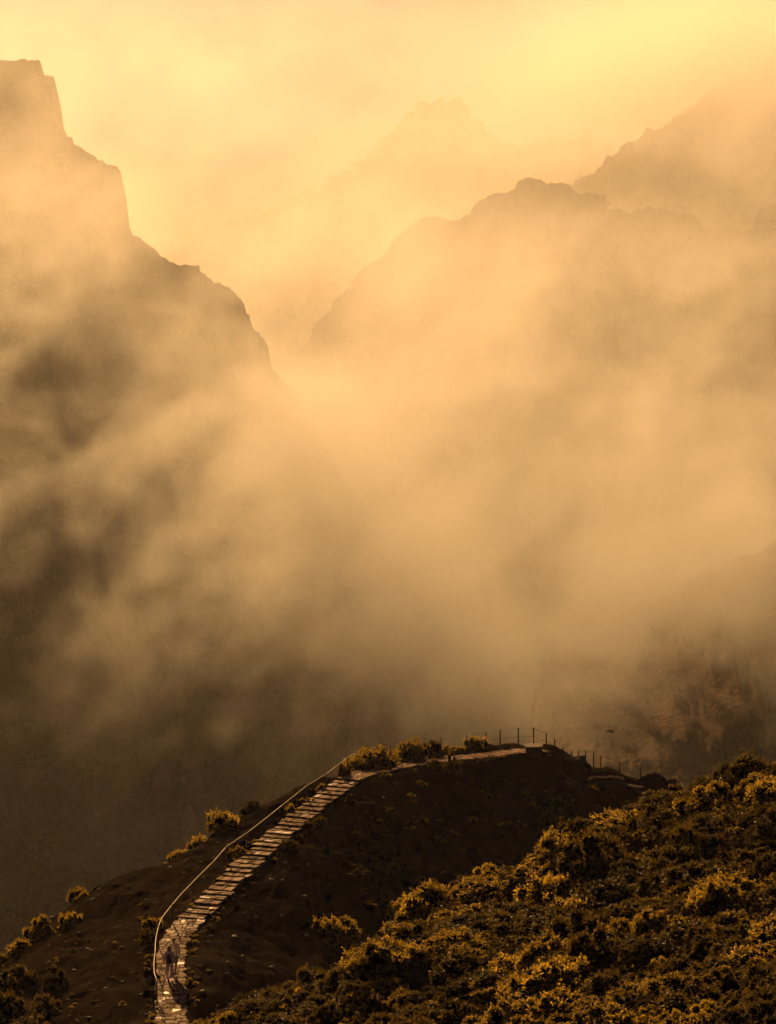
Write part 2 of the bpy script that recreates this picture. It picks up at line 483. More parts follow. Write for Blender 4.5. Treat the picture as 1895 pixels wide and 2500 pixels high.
# ------------------------------------------------------------------ the mountains and valley walls
def wall(name, sil, D, foot_z, depth, cols, rows, rough, seed, back=60.0, jag=1.0, gully=1.0, mat='cliff', bulge=0.35, ledges=0.0, drift=0.0):
    """a mountainside: its skyline as seen, then a face that comes towards us as it drops to the valley"""
    pts = np.array([at(px, py, D) for px, py in sil])
    s = np.concatenate([[0], np.cumsum(np.linalg.norm(np.diff(pts, axis=0), axis=1))])
    q = np.linspace(0, s[-1], cols)
    cx = np.interp(q, s, pts[:, 0]); cz = np.interp(q, s, pts[:, 2])
    # small broken shapes along the skyline
    tx = np.gradient(cx, q); tz = np.gradient(cz, q)
    j = jag * (fbm(q * 0.09, seed, 0.3, 4) * 1.2 + np.abs(fbm(q * 0.5, seed + 7, 1.1, 3)) * 0.7)
    cx = cx - tz * j; cz = cz + tx * j
    v = np.linspace(0, 1, rows)
    U = q[:, None] + 0 * v[None]; V = v[None] + 0 * q[:, None]
    # concave-to-convex drop with depth
    h = (cz - foot_z)[:, None]
    Z = cz[:, None] - h * V
    Y = D - depth * (V ** (1 + bulge))
    Xc = cx[:, None] + drift * V * h * 0.5
    amp = np.clip(V * 7, 0, 1)
    g = ridged(Xc * 0.016 + seed, Z * 0.005, seed * 1.7, 4)
    f = fbm(Xc * 0.03, Z * 0.03, seed * 3.1, 5)
    f2 = fbm(Xc * 0.16, Z * 0.10, seed * 2.3, 4)
    lg = (np.abs(perlin(Z * 0.034 + 1.1 * f + 0.02 * Xc, Xc * 0.006, seed)) + 0.4 * np.abs(perlin(Z * 0.09 + 0.8 * f2 + 0.03 * Xc, Xc * 0.02, seed + 3))) * ledges
    Y = Y - amp * rough * (gully * 0.9 * g + 0.8 * f + 0.22 * f2 + lg)
    Z = Z + amp * rough * 0.35 * (f + 0.3 * f2)
    Xc = Xc + amp * rough * 0.4 * fbm(Xc * 0.03 + 50, Z * 0.03, seed, 3)
    front = np.stack([Xc, Y, Z], -1)
    nb = 14
    vb = np.linspace(0, 1, nb)[:-1]
    B = np.stack([cx[:, None] + 0 * vb[None], D + back * (1 - vb)[None] + 0 * q[:, None], cz[:, None] - h * 0.9 * (1 - vb[None]) ** 1.5], -1)
    P = np.concatenate([B, front], 1)
    me = mesh_from(name, P.reshape(-1, 3), grid_faces(cols, rows + nb - 1))
    o = tag(obj(name, me, M[mat]), kind='structure')
    return o, front


SIL_A = [(-700, -180), (-420, 20), (-250, 95), (-120, 120), (0, 140), (29, 142), (54, 144), (90, 138), (100, 142), (106, 158), (100, 176), (103, 187), (123, 188), (134, 200), (137, 242), (146, 271), (150, 300), (179, 338), (180, 350), (209, 365), (236, 396), (259, 409), (288, 413), (298, 432), (294, 467), (292, 526), (307, 559), (326, 580), (359, 595), (396, 622), (442, 643), (484, 649), (505, 668), (518, 684), (551, 697), (576, 726), (593, 751), (595, 772), (618, 801), (643, 826), (651, 847), (652, 872), (660, 900), (720, 990), (800, 1110), (900, 1260), (1000, 1420), (1100, 1560), (1230, 1760), (1400, 2000)]
SIL_B = [(250, 1180), (450, 1000), (560, 930), (640, 890), (672, 880), (718, 883), (728, 863), (743, 838), (768, 816), (763, 806), (785, 770), (807, 756), (818, 734), (842, 724), (857, 706), (882, 663), (907, 638), (942, 620), (967, 592), (1006, 560), (1042, 531), (1063, 528), (1099, 538), (1128, 535), (1156, 528), (1163, 499), (1192, 474), (1227, 471), (1252, 463), (1270, 446), (1295, 444), (1320, 444), (1334, 456), (1363, 446), (1391, 444), (1402, 463), (1420, 474), (1477, 472), (1482, 481), (1479, 506), (1512, 506), (1541, 520), (1555, 510), (1591, 508), (1626, 513), (1676, 520), (1705, 538), (1726, 563), (1740, 570), (1762, 556), (1797, 549), (1812, 560), (1840, 549), (1854, 520), (1869, 503), (1895, 498), (2000, 470), (2200, 400), (2500, 300)]
SIL_C = [(1050, 760), (1200, 620), (1330, 510), (1400, 455), (1455, 417), (1500, 382), (1560, 335), (1640, 290), (1720, 245), (1800, 190), (1895, 135), (2050, 60), (2300, -40), (2600, -80)]
SIL_D = [(100, 700), (350, 600), (550, 560), (700, 500), (800, 450), (900, 385), (960, 325), (1000, 275), (1048, 247), (1060, 241), (1085, 243), (1128, 246), (1140, 272), (1180, 322), (1230, 355), (1265, 365), (1290, 352), (1310, 343), (1370, 340), (1420, 336), (1460, 350), (1540, 400), (1700, 480), (2000, 560)]
SIL_E = [(1240, 2300), (1275, 2100), (1292, 1950), (1310, 1800), (1324, 1690), (1338, 1605), (1372, 1585), (1400, 1560), (1450, 1548), (1490, 1525), (1545, 1478), (1590, 1470), (1640, 1455), (1690, 1405), (1750, 1392), (1800, 1360), (1860, 1345), (1895, 1318), (1980, 1270), (2100, 1180), (2400, 1050), (2700, 980)]
VALLEY_Z = CZ - 330.0
wall('mountain_far', SIL_D, 3000, CZ - 200, 500, 420, 120, 45, 3.7, 500, 7.0)
wall('mountain_right', SIL_C, 1900, CZ - 200, 350, 420, 160, 40, 8.2, 300, 4.0)
wallB, frontB = wall('mountain_ridge', SIL_B, 1100, VALLEY_Z, 420, 900, 320, 28, 5.1, 220, 1.5)
wallA, frontA = wall('mountain_left', SIL_A, 700, VALLEY_Z + 90, 330, 900, 460, 22, 1.4, 150, 1.2, ledges=1.9)
wallE, frontE = wall('valley_cliff', SIL_E, 540, VALLEY_Z + 130, 130, 620, 420, 8, 6.6, 160, 0.8, bulge=-0.35, ledges=2.2)
vf = mesh_from('valley_floor', [(-1980, -280, VALLEY_Z - 6), (1980, -280, VALLEY_Z - 6), (1980, 3540, VALLEY_Z - 6), (-1980, 3540, VALLEY_Z - 6)], [(0, 1, 2, 3)], False)
tag(obj('valley_floor', vf, M['valley']), kind='structure')


# scrub on the valley walls: a far mass nobody could count
def scrub(name, sheets, seed, label):
    rg = np.random.RandomState(seed)
    V, T = [], []
    for front, n, size, v0, v1 in sheets:
        nu, nv = front.shape[:2]
        i = rg.randint(2, nu - 2, n); jj = (rg.uniform(v0, v1, n) * (nv - 3)).astype(int) + 1
        p = front[i, jj]
        keep = fbm(p[:, 0] * 0.03, p[:, 2] * 0.03, seed, 3) + rg.uniform(-.35, .35, n) > -0.05
        px = p[:, 0] / p[:, 1] * FPX
        keep &= np.abs(px) < 1150
        p = p[keep]; m = len(p); k = 22
        sz = size * rg.uniform(0.5, 1.5, m) ** 1.3
        d = rg.normal(size=(m, k, 3)); d /= np.linalg.norm(d, axis=2)[..., None]; d[..., 2] = np.abs(d[..., 2])
        c = p[:, None] + d * (sz[:, None, None] * np.array([1, 1, 0.75])) * rg.uniform(.5, 1, (m, k, 1))
        a = rg.normal(size=(m, k, 3)) + d * 0.5; a /= np.linalg.norm(a, axis=2)[..., None]
        b = np.cross(a, rg.normal(size=(m, k, 3))); b /= np.linalg.norm(b, axis=2)[..., None]
        L = (sz[:, None, None] * rg.uniform(.18, .36, (m, k, 1)))
        q = np.stack([c - a * L, c - b * L * .7, c + a * L, c + b * L * .7], axis=2)
        V.append(q.reshape(-1, 3)); T.append(np.repeat(rg.uniform(0, 1, (m, 1)) * .6 + rg.uniform(0, .4, (m, k)), 4, axis=1).ravel())
    V = np.concatenate(V); T = np.concatenate(T)
    me = mesh_from(name, V, np.arange(len(V)).reshape(-1, 4), False)
    at_ = me.attributes.new('tone', 'FLOAT', 'POINT'); at_.data.foreach_set('value', T.astype(np.float32))
    return tag(obj(name, me, M['leaf_far']), label=label, cat='scrub', kind='stuff')


scrub('hillside_scrub', [(frontA, 20000, 0.9, .01, .75), (frontE, 24000, 0.6, .005, .6), (frontB, 5000, 2.0, .005, .7)], 5, 'dim scrub clinging to the misty valley walls')


# ------------------------------------------------------------------ the air: even haze and drifting mist
def volume_mat(name, color, density, aniso, grid=False):
    m = bpy.data.materials.new(name); m.use_nodes = True
    nt = m.node_tree; nt.nodes.clear()
    out = nt.nodes.new('ShaderNodeOutputMaterial')
    v = nt.nodes.new('ShaderNodeVolumePrincipled')
    v.inputs['Color'].default_value = (*color, 1)
    v.inputs['Anisotropy'].default_value = aniso
    v.inputs['Density'].default_value = density
    v.inputs['Density Attribute'].default_value = 'density' if grid else ''
    nt.links.new(v.outputs[0], out.inputs['Volume'])
    return m


class Field:
    """small expression builder for geometry-node fields"""
    def __init__(s, nt): s.nt = nt
    def m(s, op, a, b=None, c=None, clamp=False):
        n = s.nt.nodes.new('ShaderNodeMath'); n.operation = op; n.use_clamp = clamp
        for k, x in enumerate((a, b, c)):
            if x is None: continue
            if isinstance(x, (int, float)): n.inputs[k].default_value = x
            else: s.nt.links.new(x, n.inputs[k])
        return n.outputs[0]
    def ramp(s, x, a, b, lo=0.0, hi=1.0):
        n = s.nt.nodes.new('ShaderNodeMapRange'); n.interpolation_type = 'SMOOTHSTEP'
        s.nt.links.new(x, n.inputs[0])
        n.inputs[1].default_value = a; n.inputs[2].default_value = b; n.inputs[3].default_value = lo; n.inputs[4].default_value = hi
        return n.outputs[0]
    def noise(s, vec, scale, detail, rough, dist):
        n = s.nt.nodes.new('ShaderNodeTexNoise')
        n.inputs['Scale'].default_value = scale; n.inputs['Detail'].default_value = detail
        n.inputs['Roughness'].default_value = rough; n.inputs['Distortion'].default_value = dist
        s.nt.links.new(vec, n.inputs['Vector'])
        return n.outputs[0]
    def mapping(s, vec, loc=(0, 0, 0), rot=(0, 0, 0), scale=(1, 1, 1)):
        a = s.nt.nodes.new('ShaderNodeVectorMath'); a.operation = 'ADD'; a.inputs[1].default_value = loc
        s.nt.links.new(vec, a.inputs[0])
        r = s.nt.nodes.new('ShaderNodeVectorRotate'); r.rotation_type = 'EULER_XYZ'; r.inputs['Rotation'].default_value = rot
        s.nt.links.new(a.outputs[0], r.inputs[0])
        c = s.nt.nodes.new('ShaderNodeVectorMath'); c.operation = 'MULTIPLY'; c.inputs[1].default_value = scale
        s.nt.links.new(r.outputs[0], c.inputs[0])
        return c.outputs[0]
    def bank(s, vec, centre, size):
        """soft round bank: 1 at its centre, fading out at about its size"""
        a = s.nt.nodes.new('ShaderNodeVectorMath'); a.operation = 'SUBTRACT'; a.inputs[1].default_value = tuple(centre)
        s.nt.links.new(vec, a.inputs[0])
        c = s.nt.nodes.new('ShaderNodeVectorMath'); c.operation = 'MULTIPLY'; c.inputs[1].default_value = tuple(1.0 / k for k in size)
        s.nt.links.new(a.outputs[0], c.inputs[0])
        d = s.nt.nodes.new('ShaderNodeVectorMath'); d.operation = 'DOT_PRODUCT'
        s.nt.links.new(c.outputs[0], d.inputs[0]); s.nt.links.new(c.outputs[0], d.inputs[1])
        e = s.m('MULTIPLY', d.outputs['Value'], -1.0)
        return s.m('EXPONENT', e)


def mist(name, label, lo, hi, voxel, build, mat):
    """a volume filled once from a field of position"""
    ng = bpy.data.node_groups.new(name, 'GeometryNodeTree')
    ng.interface.new_socket('Geometry', in_out='OUTPUT', socket_type='NodeSocketGeometry')
    out = ng.nodes.new('NodeGroupOutput')
    vc = ng.nodes.new('GeometryNodeVolumeCube')
    pos = ng.nodes.new('GeometryNodeInputPosition')
    sep = ng.nodes.new('ShaderNodeSeparateXYZ'); ng.links.new(pos.outputs[0], sep.inputs[0])
    F = Field(ng)
    d = build(F, pos.outputs[0], sep.outputs[0], sep.outputs[1], sep.outputs[2])
    d = F.m('MAXIMUM', F.m('MULTIPLY', d, 1000.0), 0.004)
    ng.links.new(d, vc.inputs['Density'])
    vc.inputs['Min'].default_value = lo; vc.inputs['Max'].default_value = hi
    for k, ax in enumerate(('X', 'Y', 'Z')):
        vc.inputs['Resolution ' + ax].default_value = max(4, int((hi[k] - lo[k]) / voxel[k]))
    sm = ng.nodes.new('GeometryNodeSetMaterial'); sm.inputs['Material'].default_value = mat
    ng.links.new(vc.outputs[0], sm.inputs[0]); ng.links.new(sm.outputs[0], out.inputs[0])
    me = bpy.data.meshes.new(name); me.materials.append(mat)
    o = obj(name, me)
    md = o.modifiers.new('mist', 'NODES'); md.node_group = ng
    return tag(o, label=label, cat='mist', kind='stuff')


HAZE = 6.0e-5
hz_me = bpy.data.meshes.new('haze')
bm = bmesh.new(); bmesh.ops.create_cube(bm, size=1.0); bm.to_mesh(hz_me); bm.free()
haze = obj('haze', hz_me, volume_mat('haze', (0.95, 0.93, 0.90), HAZE, 0.6))
haze.location = (0, 1630, -8); haze.scale = (4000, 3860, 580)
tag(haze, label='golden haze filling the air of the whole valley', cat='haze', kind='stuff')

MIST_MAT = volume_mat('mist', (0.97, 0.95, 0.92), 0.001, 0.6, True)


# tongues of denser mist (+) and clearer pockets (-) in the bank that hangs some 430 m off: photo place, half-size in photo pixels, weight
BANK_D = 430.0
BANKS = [
    (930, 980, 330, 170, .6), (1130, 1490, 270, 115, 1.5), (1150, 1640, 190, 55, .8), (1000, 1280, 330, 130, .5), (600, 1180, 300, 120, .5), (1560, 1130, 320, 130, .5), (250, 1530, 120, 70, 1.0),
    (1400, 1290, 200, 120, .7), (860, 1420, 200, 90, .5), (1270, 1650, 90, 80, .8), (330, 470, 250, 150, .4), (620, 800, 250, 180, .3), (420, 1340, 180, 80, .5),
    (200, 920, 260, 160, -.8), (100, 1370, 200, 110, -1.0), (700, 1300, 180, 70, -.5), (1130, 1060, 180, 90, -.6), (1750, 1390, 190, 130, -1.0), (1000, 1660, 170, 60, -.9),
    (520, 1690, 260, 90, -.6), (1500, 930, 250, 90, -.3), (1640, 1640, 200, 160, -1.0), (1600, 450, 300, 150, -.5), (1300, 500, 300, 120, -.8), (60, 1100, 120, 150, -.6), (1700, 1270, 260, 90, .7), (1480, 1430, 120, 70, .5), (1130, 1570, 200, 60, .8), (880, 1560, 150, 60, .7), (1800, 1310, 260, 130, 2.6, 522), (1600, 1430, 200, 120, 1.9, 522), (1430, 1520, 140, 90, 1.3, 522), (1600, 1540, 330, 110, .9, 455), (1500, 1480, 140, 80, .8), (620, 1420, 140, 60, .4), (740, 1020, 170, 130, 1.3), (880, 1230, 190, 130, 1.4), (1010, 1420, 150, 90, .8), (520, 900, 170, 130, .6), (800, 760, 150, 130, -.9), (715, 850, 110, 80, -.9),
]


def valley_mist(F, P, x, y, z):
    # a torn bank in front of the walls: clear air low in the valley, thick above
    q = F.mapping(P, rot=(0.0, R(30), 0.0), scale=(0.85, 0.40, 1.35))
    n = F.noise(q, 1 / 34, 7.0, 0.60, 1.2)
    nf = F.noise(F.mapping(P, loc=(31, 7, 90), rot=(0.0, R(38), 0.0), scale=(0.95, 0.30, 1.25)), 1 / 12, 5.0, 0.62, 1.8)
    hn = F.ramp(F.m('MULTIPLY_ADD', x, 0.06, z), CZ - 92, CZ - 42, -0.95, 0.26)
    s = F.m('MULTIPLY_ADD', F.m('SUBTRACT', n, 0.5), 6.5, hn)
    s = F.m('MULTIPLY_ADD', F.m('SUBTRACT', nf, 0.5), 4.2, s)
    for px, py, rx, ry, w, *dd in BANKS:
        D = dd[0] if dd else BANK_D
        k = D / FPX
        s = F.m('MULTIPLY_ADD', F.bank(P, at(px, py, D), (rx * k, 75, ry * k)), w * 1.1, s)
    s = F.m('ADD', F.m('MAXIMUM', s, 0.0), 0.03)
    s = F.m('MULTIPLY', s, F.m('MULTIPLY', F.ramp(y, 320, 380), F.ramp(y, 500, 600, 1.0, 0.0)))
    s = F.m('MULTIPLY', s, F.ramp(z, CZ - 15, CZ + 45, 1.0, 0.22))
    return F.m('MULTIPLY', s, 0.0066)


MID = [(760, 1050, 640, (16, 90, 12), 0.9), (900, 1250, 600, (16, 90, 12), 0.9), (1140, 690, 880, (40, 160, 20), 0.7), (1380, 540, 900, (48, 150, 13), 0.8), (1700, 640, 900, (30, 150, 12), 0.4), (420, 520, 560, (30, 70, 14), 0.4)]


def deep_mist(F, P, x, y, z):
    # smoother vapour deeper in the valley
    n2 = F.noise(F.mapping(P, loc=(400, 90, 0), rot=(0.0, R(25), 0.0), scale=(1, 0.4, 1.3)), 1 / 90, 4.0, 0.55, 0.8)
    h2 = F.ramp(z, CZ - 150, CZ - 60, -0.35, 0.40)
    m = F.m('MULTIPLY_ADD', F.m('SUBTRACT', n2, 0.5), 3.6, h2)
    for px, py, D, sz, w in MID:
        m = F.m('MULTIPLY_ADD', F.bank(P, at(px, py, D), sz), w, m)
    m = F.m('MAXIMUM', m, 0.0)
    m = F.m('MULTIPLY', m, F.m('MULTIPLY', F.ramp(y, 500, 620), F.ramp(y, 1000, 1085, 1.0, 0.0)))
    m = F.m('MULTIPLY', m, F.ramp(z, CZ - 40, CZ + 30, 1.0, 0.25))
    return F.m('MULTIPLY', m, 0.0028)


def far_cloud(F, P, x, y, z):
    h = F.ramp(z, CZ - 120, CZ + 0)
    n = F.noise(F.mapping(P, rot=(0.0, R(24), 0.0), scale=(1.0, 0.5, 1.5)), 1 / 170, 3.0, 0.5, 0.4)
    s = F.m('MULTIPLY_ADD', F.m('SUBTRACT', n, 0.5), 2.6, F.m('MULTIPLY_ADD', h, 0.75, -0.35))
    for px, py, D, sz, w in ((1800, 140, 1800, (110, 260, 40), 18.0), (1560, 330, 1850, (45, 160, 14), 1.5), (1900, 330, 1820, (60, 120, 20), 0.5), (1050, 330, 2700, (140, 300, 22), 1.3), (1330, 390, 2600, (120, 300, 16), 1.2)):
        s = F.m('MULTIPLY_ADD', F.bank(P, at(px, py, D), sz), w, s)
    s = F.m('MAXIMUM', s, 0.0)
    s = F.m('MULTIPLY', s, F.ramp(y, 1150, 1400))
    s = F.m('MULTIPLY', s, F.ramp(y, 2500, 2900, 1.0, 0.0))
    s = F.m('MULTIPLY', s, F.ramp(z, CZ + 90, CZ + 220, 1.0, 0.0))
    return F.m('MULTIPLY', s, 0.0005)


mist('mist', 'torn pale golden mist drifting across the valley walls', (-120, 312, CZ - 125), (120, 608, CZ + 62), (1.5, 3.5, 1.5), valley_mist, MIST_MAT)
mist('mist', 'smooth golden vapour filling the notch between the mountains', (-230, 490, CZ - 165), (230, 1092, CZ + 60), (3.5, 6.0, 3.5), deep_mist, MIST_MAT)
mist('mist', 'bright cloud between the far peaks', (-480, 1120, CZ - 160), (480, 2950, CZ + 230), (6, 15, 5), far_cloud, MIST_MAT)


# ------------------------------------------------------------------ the paved footpath
def frame_at(line):
    """arc length, points and horizontal right-hand vectors of a line"""
    s = np.concatenate([[0], np.cumsum(np.linalg.norm(np.diff(line[:, :2], axis=0), axis=1))])
    t = np.gradient(line[:, :2], axis=0)
    k = 9
    t = np.stack([np.convolve(np.pad(t[:, c], k, mode='edge'), np.ones(2 * k + 1) / (2 * k + 1), 'valid') for c in (0, 1)], 1)
    t /= np.linalg.norm(t, axis=1)[:, None]
    return s, np.stack([t[:, 1], -t[:, 0]], 1)


def poly_stone(poly, top, thick, bevel=0.016, tilt=(0.0, 0.0)):
    """a flat irregular stone from its outline (list of (x, y, z)), about its own centre"""
    P = np.array(poly); c = P.mean(0)
    Q = P - c
    n = len(Q)
    r = np.linalg.norm(Q[:, :2], axis=1)[:, None]
    ins = Q.copy(); ins[:, :2] *= (1 - bevel / np.maximum(r, 0.05))
    tl = ins[:, 0] * tilt[0] + ins[:, 1] * tilt[1]
    to = Q[:, 0] * tilt[0] + Q[:, 1] * tilt[1]
    V = []
    V += [(q[0], q[1], q[2] + top + a) for q, a in zip(ins, tl)]
    V += [(q[0], q[1], q[2] + top - bevel * 0.8 + a) for q, a in zip(Q, to)]
    V += [(q[0], q[1], q[2] + top - thick) for q in Q]
    F = [tuple(range(n))[::-1] if False else tuple(range(n))]
    for k in range(n):
        j = (k + 1) % n
        F.append((k, n + k, n + j, j)); F.append((n + k, 2 * n + k, 2 * n + j, n + j))
    # keep the outline counter-clockwise so that the top faces up
    area = sum(Q[k, 0] * Q[(k + 1) % n, 1] - Q[(k + 1) % n, 0] * Q[k, 1] for k in range(n))
    if area < 0:
        F = [f[::-1] for f in F]
    return V, F, c


def crazy_rows(line, half, row, per, rg, top=0.0, gap=0.016, edge=0.10, zfun=None):
    """irregular stones in loose rows along a line; returns stone descriptions"""
    s, side = frame_at(line)
    total = s[-1]
    cuts = [0.0]
    while cuts[-1] < total - row * 0.6:
        cuts.append(cuts[-1] + row * rg.uniform(0.75, 1.3))
    cuts[-1] = total
    out = []

    def pt(sv, t):
        sv = min(max(sv, 0), total)
        x = np.interp(sv, s, line[:, 0]); y = np.interp(sv, s, line[:, 1]); z = np.interp(sv, s, line[:, 2])
        sx = np.interp(sv, s, side[:, 0]); sy = np.interp(sv, s, side[:, 1])
        return (x + sx * t, y + sy * t, z if zfun is None else zfun(sv))

    ph = rg.uniform(0, 50)
    wob = lambda i, t: (0 if i in (0, len(cuts) - 1) else row * (0.26 * math.sin(t * 3.7 + i * 2.3 + ph) + 0.20 * math.sin(t * 8.3 + i * 5.1) + 0.10 * math.sin(t * 17 + i * 1.7)))
    for i in range(len(cuts) - 1):
        n = rg.randint(per[0], per[1] + 1)
        w = rg.uniform(0.6, 1.4, n); w = np.concatenate([[0], np.cumsum(w) / w.sum()]) * 2 * half - half
        w[0] -= rg.uniform(-edge, edge); w[-1] += rg.uniform(-edge, edge)
        sk = rg.uniform(-0.13, 0.13, n + 1)
        for k in range(n):
            a, b = w[k] + gap / 2, w[k + 1] - gap / 2
            s0a, s0b, s1 = cuts[i], cuts[i], cuts[i + 1]
            pts = []
            for t in (a, (a + b) / 2 + rg.uniform(-.04, .04), b):
                pts.append(pt(cuts[i] + wob(i, t) + gap / 2, t - (sk[k] if t == a else sk[k + 1] if t == b else 0) * 0.5))
            pts.append(pt((cuts[i] + s1) / 2, b + sk[k + 1] * 0.3 + rg.uniform(-.012, .012)))
            for t in (b, (a + b) / 2 + rg.uniform(-.04, .04), a):
                pts.append(pt(s1 + wob(i + 1, t) - gap / 2, t + (sk[k] if t == a else sk[k + 1] if t == b else 0) * 0.5))
            pts.append(pt((cuts[i] + s1) / 2, a + sk[k] * 0.3 + rg.uniform(-.012, .012)))
            out.append((pts, top + rg.uniform(-.014, .014), (rg.normal() * 0.025, rg.normal() * 0.025)))
    return out


rg = np.random.RandomState(21)


def path_bed(line, half, drop):
    s, side = frame_at(line)
    V = []
    for p, d in zip(line[::3], side[::3]):
        for t, dz in ((-half - 0.25, -0.5), (-half - 0.06, -drop - 0.03), (half + 0.06, -drop - 0.03), (half + 0.25, -0.5)):
            V.append((p[0] + d[0] * t, p[1] + d[1] * t, p[2] + dz))
    n = len(line[::3])
    return mesh_from('path', V, grid_faces(n, 4), False)


def lay(stones, parent, n_single, mat):
    """the nearest stones one by one, the remainder as one mass"""
    order = sorted(range(len(stones)), key=lambda i: stones[i][0][0][1])
    restV, restF = [], []
    for r_, i in enumerate(order):
        pts, top, tilt = stones[i]
        V, F, c = poly_stone(pts, top, 0.09, 0.016, tilt)
        if r_ < n_single:
            me = mesh_from('paving_stone', V, F, False)
            o = obj('paving_stone', me, mat, parent); o.location = tuple(c)
        else:
            b0 = len(restV)
            restV += [tuple(np.array(v) + c) for v in V]; restF += [tuple(k + b0 for k in f) for f in F]
    if restV:
        tag(obj('paving_stones', mesh_from('paving_stones', restV, restF, False), mat, parent), kind='stuff')


path_a = tag(obj('path', path_bed(line_a, PATH_W / 2, 0.06), M['riser']), kind='structure')
lay(crazy_rows(line_a, PATH_W / 2, 0.25, (3, 5), rg, gap=0.026), path_a, 300, M['paving'])
# the level walk along the top widens a little at the viewpoint
path_b = tag(obj('path', path_bed(line_b, PATH_W / 2, 0.06), M['riser']), kind='structure')
lay(crazy_rows(line_b, PATH_W / 2, 0.36, (3, 5), rg, gap=0.028), path_b, 300, M['paving'])

# ------------------------------------------------------------------ the staircase
ss, s_side = frame_at(stair_line)
S_TOT = ss[-1]
z0, z1 = stair_line[0, 2], stair_line[-1, 2]
stairs = empty('stone_staircase', tuple(stair_line[0]))
tag(stairs, 'long flight of low stone steps climbing the ridge beside the handrail', 'staircase')
s_cuts = np.linspace(0, S_TOT, N_STEPS + 1)
s_cuts[1:-1] += rg.uniform(-0.08, 0.08, N_STEPS - 1)
S_ORG = stair_line[0]


def spt(sv, t):
    return np.array([np.interp(sv, ss, stair_line[:, 0]) + np.interp(sv, ss, s_side[:, 0]) * t,
                     np.interp(sv, ss, stair_line[:, 1]) + np.interp(sv, ss, s_side[:, 1]) * t])


for i in range(N_STEPS):
    sa, sb = s_cuts[i], s_cuts[i + 1]
    zt = np.interp((i + 1) / N_STEPS, [0, 1], [z0, z1]) + rg.uniform(-.02, .02)
    hw_l = PATH_W / 2 + rg.uniform(-.10, .14); hw_r = PATH_W / 2 + rg.uniform(-.10, .14)
    skew = rg.uniform(-.06, .06)
    V = []
    for zz in (zt - 0.40, zt - 0.045):
        for sv, t, k in ((sa + .02, -hw_l, -1), (sa + .02 + rg.uniform(-.015, .015), 0, 0), (sa + .02, hw_r, 1), (sb + .10, hw_r, 0), (sb + .10, -hw_l, 0)):
            q = spt(min(sv + skew * k, S_TOT), t)
            V.append((q[0] - S_ORG[0], q[1] - S_ORG[1], zz - S_ORG[2]))
    F = [(4, 3, 2, 1, 0), (5, 6, 7, 8, 9)] + [(k, (k + 1) % 5, 5 + (k + 1) % 5, 5 + k) for k in range(5)]
    step = obj('step', mesh_from('step', V, F, False), M['riser'], stairs)
    n = rg.randint(3, 6)
    w = rg.uniform(.6, 1.4, n); w = np.concatenate([[0], np.cumsum(w) / w.sum()]) * (hw_l + hw_r) - hw_l
    rows = [(sa - 0.01, sb - 0.005)] if rg.rand() < 0.45 else [(sa - 0.01, (sa + sb) / 2 + rg.uniform(-.06, .06)), None]
    if len(rows) == 2:
        rows[1] = (rows[0][1] + 0.012, sb - 0.005)
    for ri, (ra, rb) in enumerate(rows):
        if ri == 1:
            n = rg.randint(3, 5)
            w = rg.uniform(.6, 1.4, n); w = np.concatenate([[0], np.cumsum(w) / w.sum()]) * (hw_l + hw_r) - hw_l
        for k in range(n):
            a, b = w[k] + 0.008, w[k + 1] - 0.008
            jx = rg.uniform(-.05, .05, 4)
            # treads fall slightly forward so that rain runs off
            zs = lambda sv: zt - 0.03 * (1 - (sv - sa) / (sb - sa))
            pts = [(*spt(ra + jx[0] * .4, a + jx[1]), zs(ra)), (*spt(ra + rg.uniform(-.02, .012), (a + b) / 2), zs(ra)), (*spt(ra + jx[1] * .4, b + jx[2] * .5), zs(ra)),
                   (*spt(rb - .01, b + jx[3]), zs(rb)), (*spt(rb - .01 + rg.uniform(-.015, .005), (a + b) / 2), zs(rb)), (*spt(rb - .01, a + jx[0]), zs(rb))]
            Vv, Ff, c = poly_stone(pts, rg.uniform(-.012, .012), 0.06, 0.016, (rg.normal() * 0.025, rg.normal() * 0.025))
            o = obj('tread_stone', mesh_from('tread_stone', Vv, Ff, False), M['paving'], step)
            o.location = tuple(c - S_ORG)


# ------------------------------------------------------------------ handrail and fence
def tube_mesh(name, pts, rad, seg=8, cap=True):
    pts = np.asarray(pts, float)
    n = len(pts)
    rad = np.broadcast_to(np.asarray(rad, float), (n,))
    t = np.gradient(pts, axis=0); t /= np.linalg.norm(t, axis=1)[:, None]
    up = np.array([0, 0, 1.0]) if abs(t[0, 2]) < 0.9 else np.array([1.0, 0, 0])
    V = []
    for i in range(n):
        a = np.cross(t[i], up); a /= np.linalg.norm(a) + 1e-9
        b = np.cross(a, t[i])
        for k in range(seg):
            w = 2 * math.pi * k / seg
            V.append(pts[i] + rad[i] * (math.cos(w) * a + math.sin(w) * b))
    F = []
    for i in range(n - 1):
        for k in range(seg):
            j = (k + 1) % seg
            F.append((i * seg + k, i * seg + j, (i + 1) * seg + j, (i + 1) * seg + k))
    if cap:
        F.append(tuple(range(seg))[::-1]); F.append(tuple((n - 1) * seg + k for k in range(seg)))
    return mesh_from(name, V, F, True)


def ball_mesh(name, r, sub=2):
    me = bpy.data.meshes.new(name)
    bm = bmesh.new(); bmesh.ops.create_icosphere(bm, subdivisions=sub, radius=r); bm.to_mesh(me); bm.free()
    me.polygons.foreach_set('use_smooth', np.ones(len(me.polygons), dtype=bool))
    return me


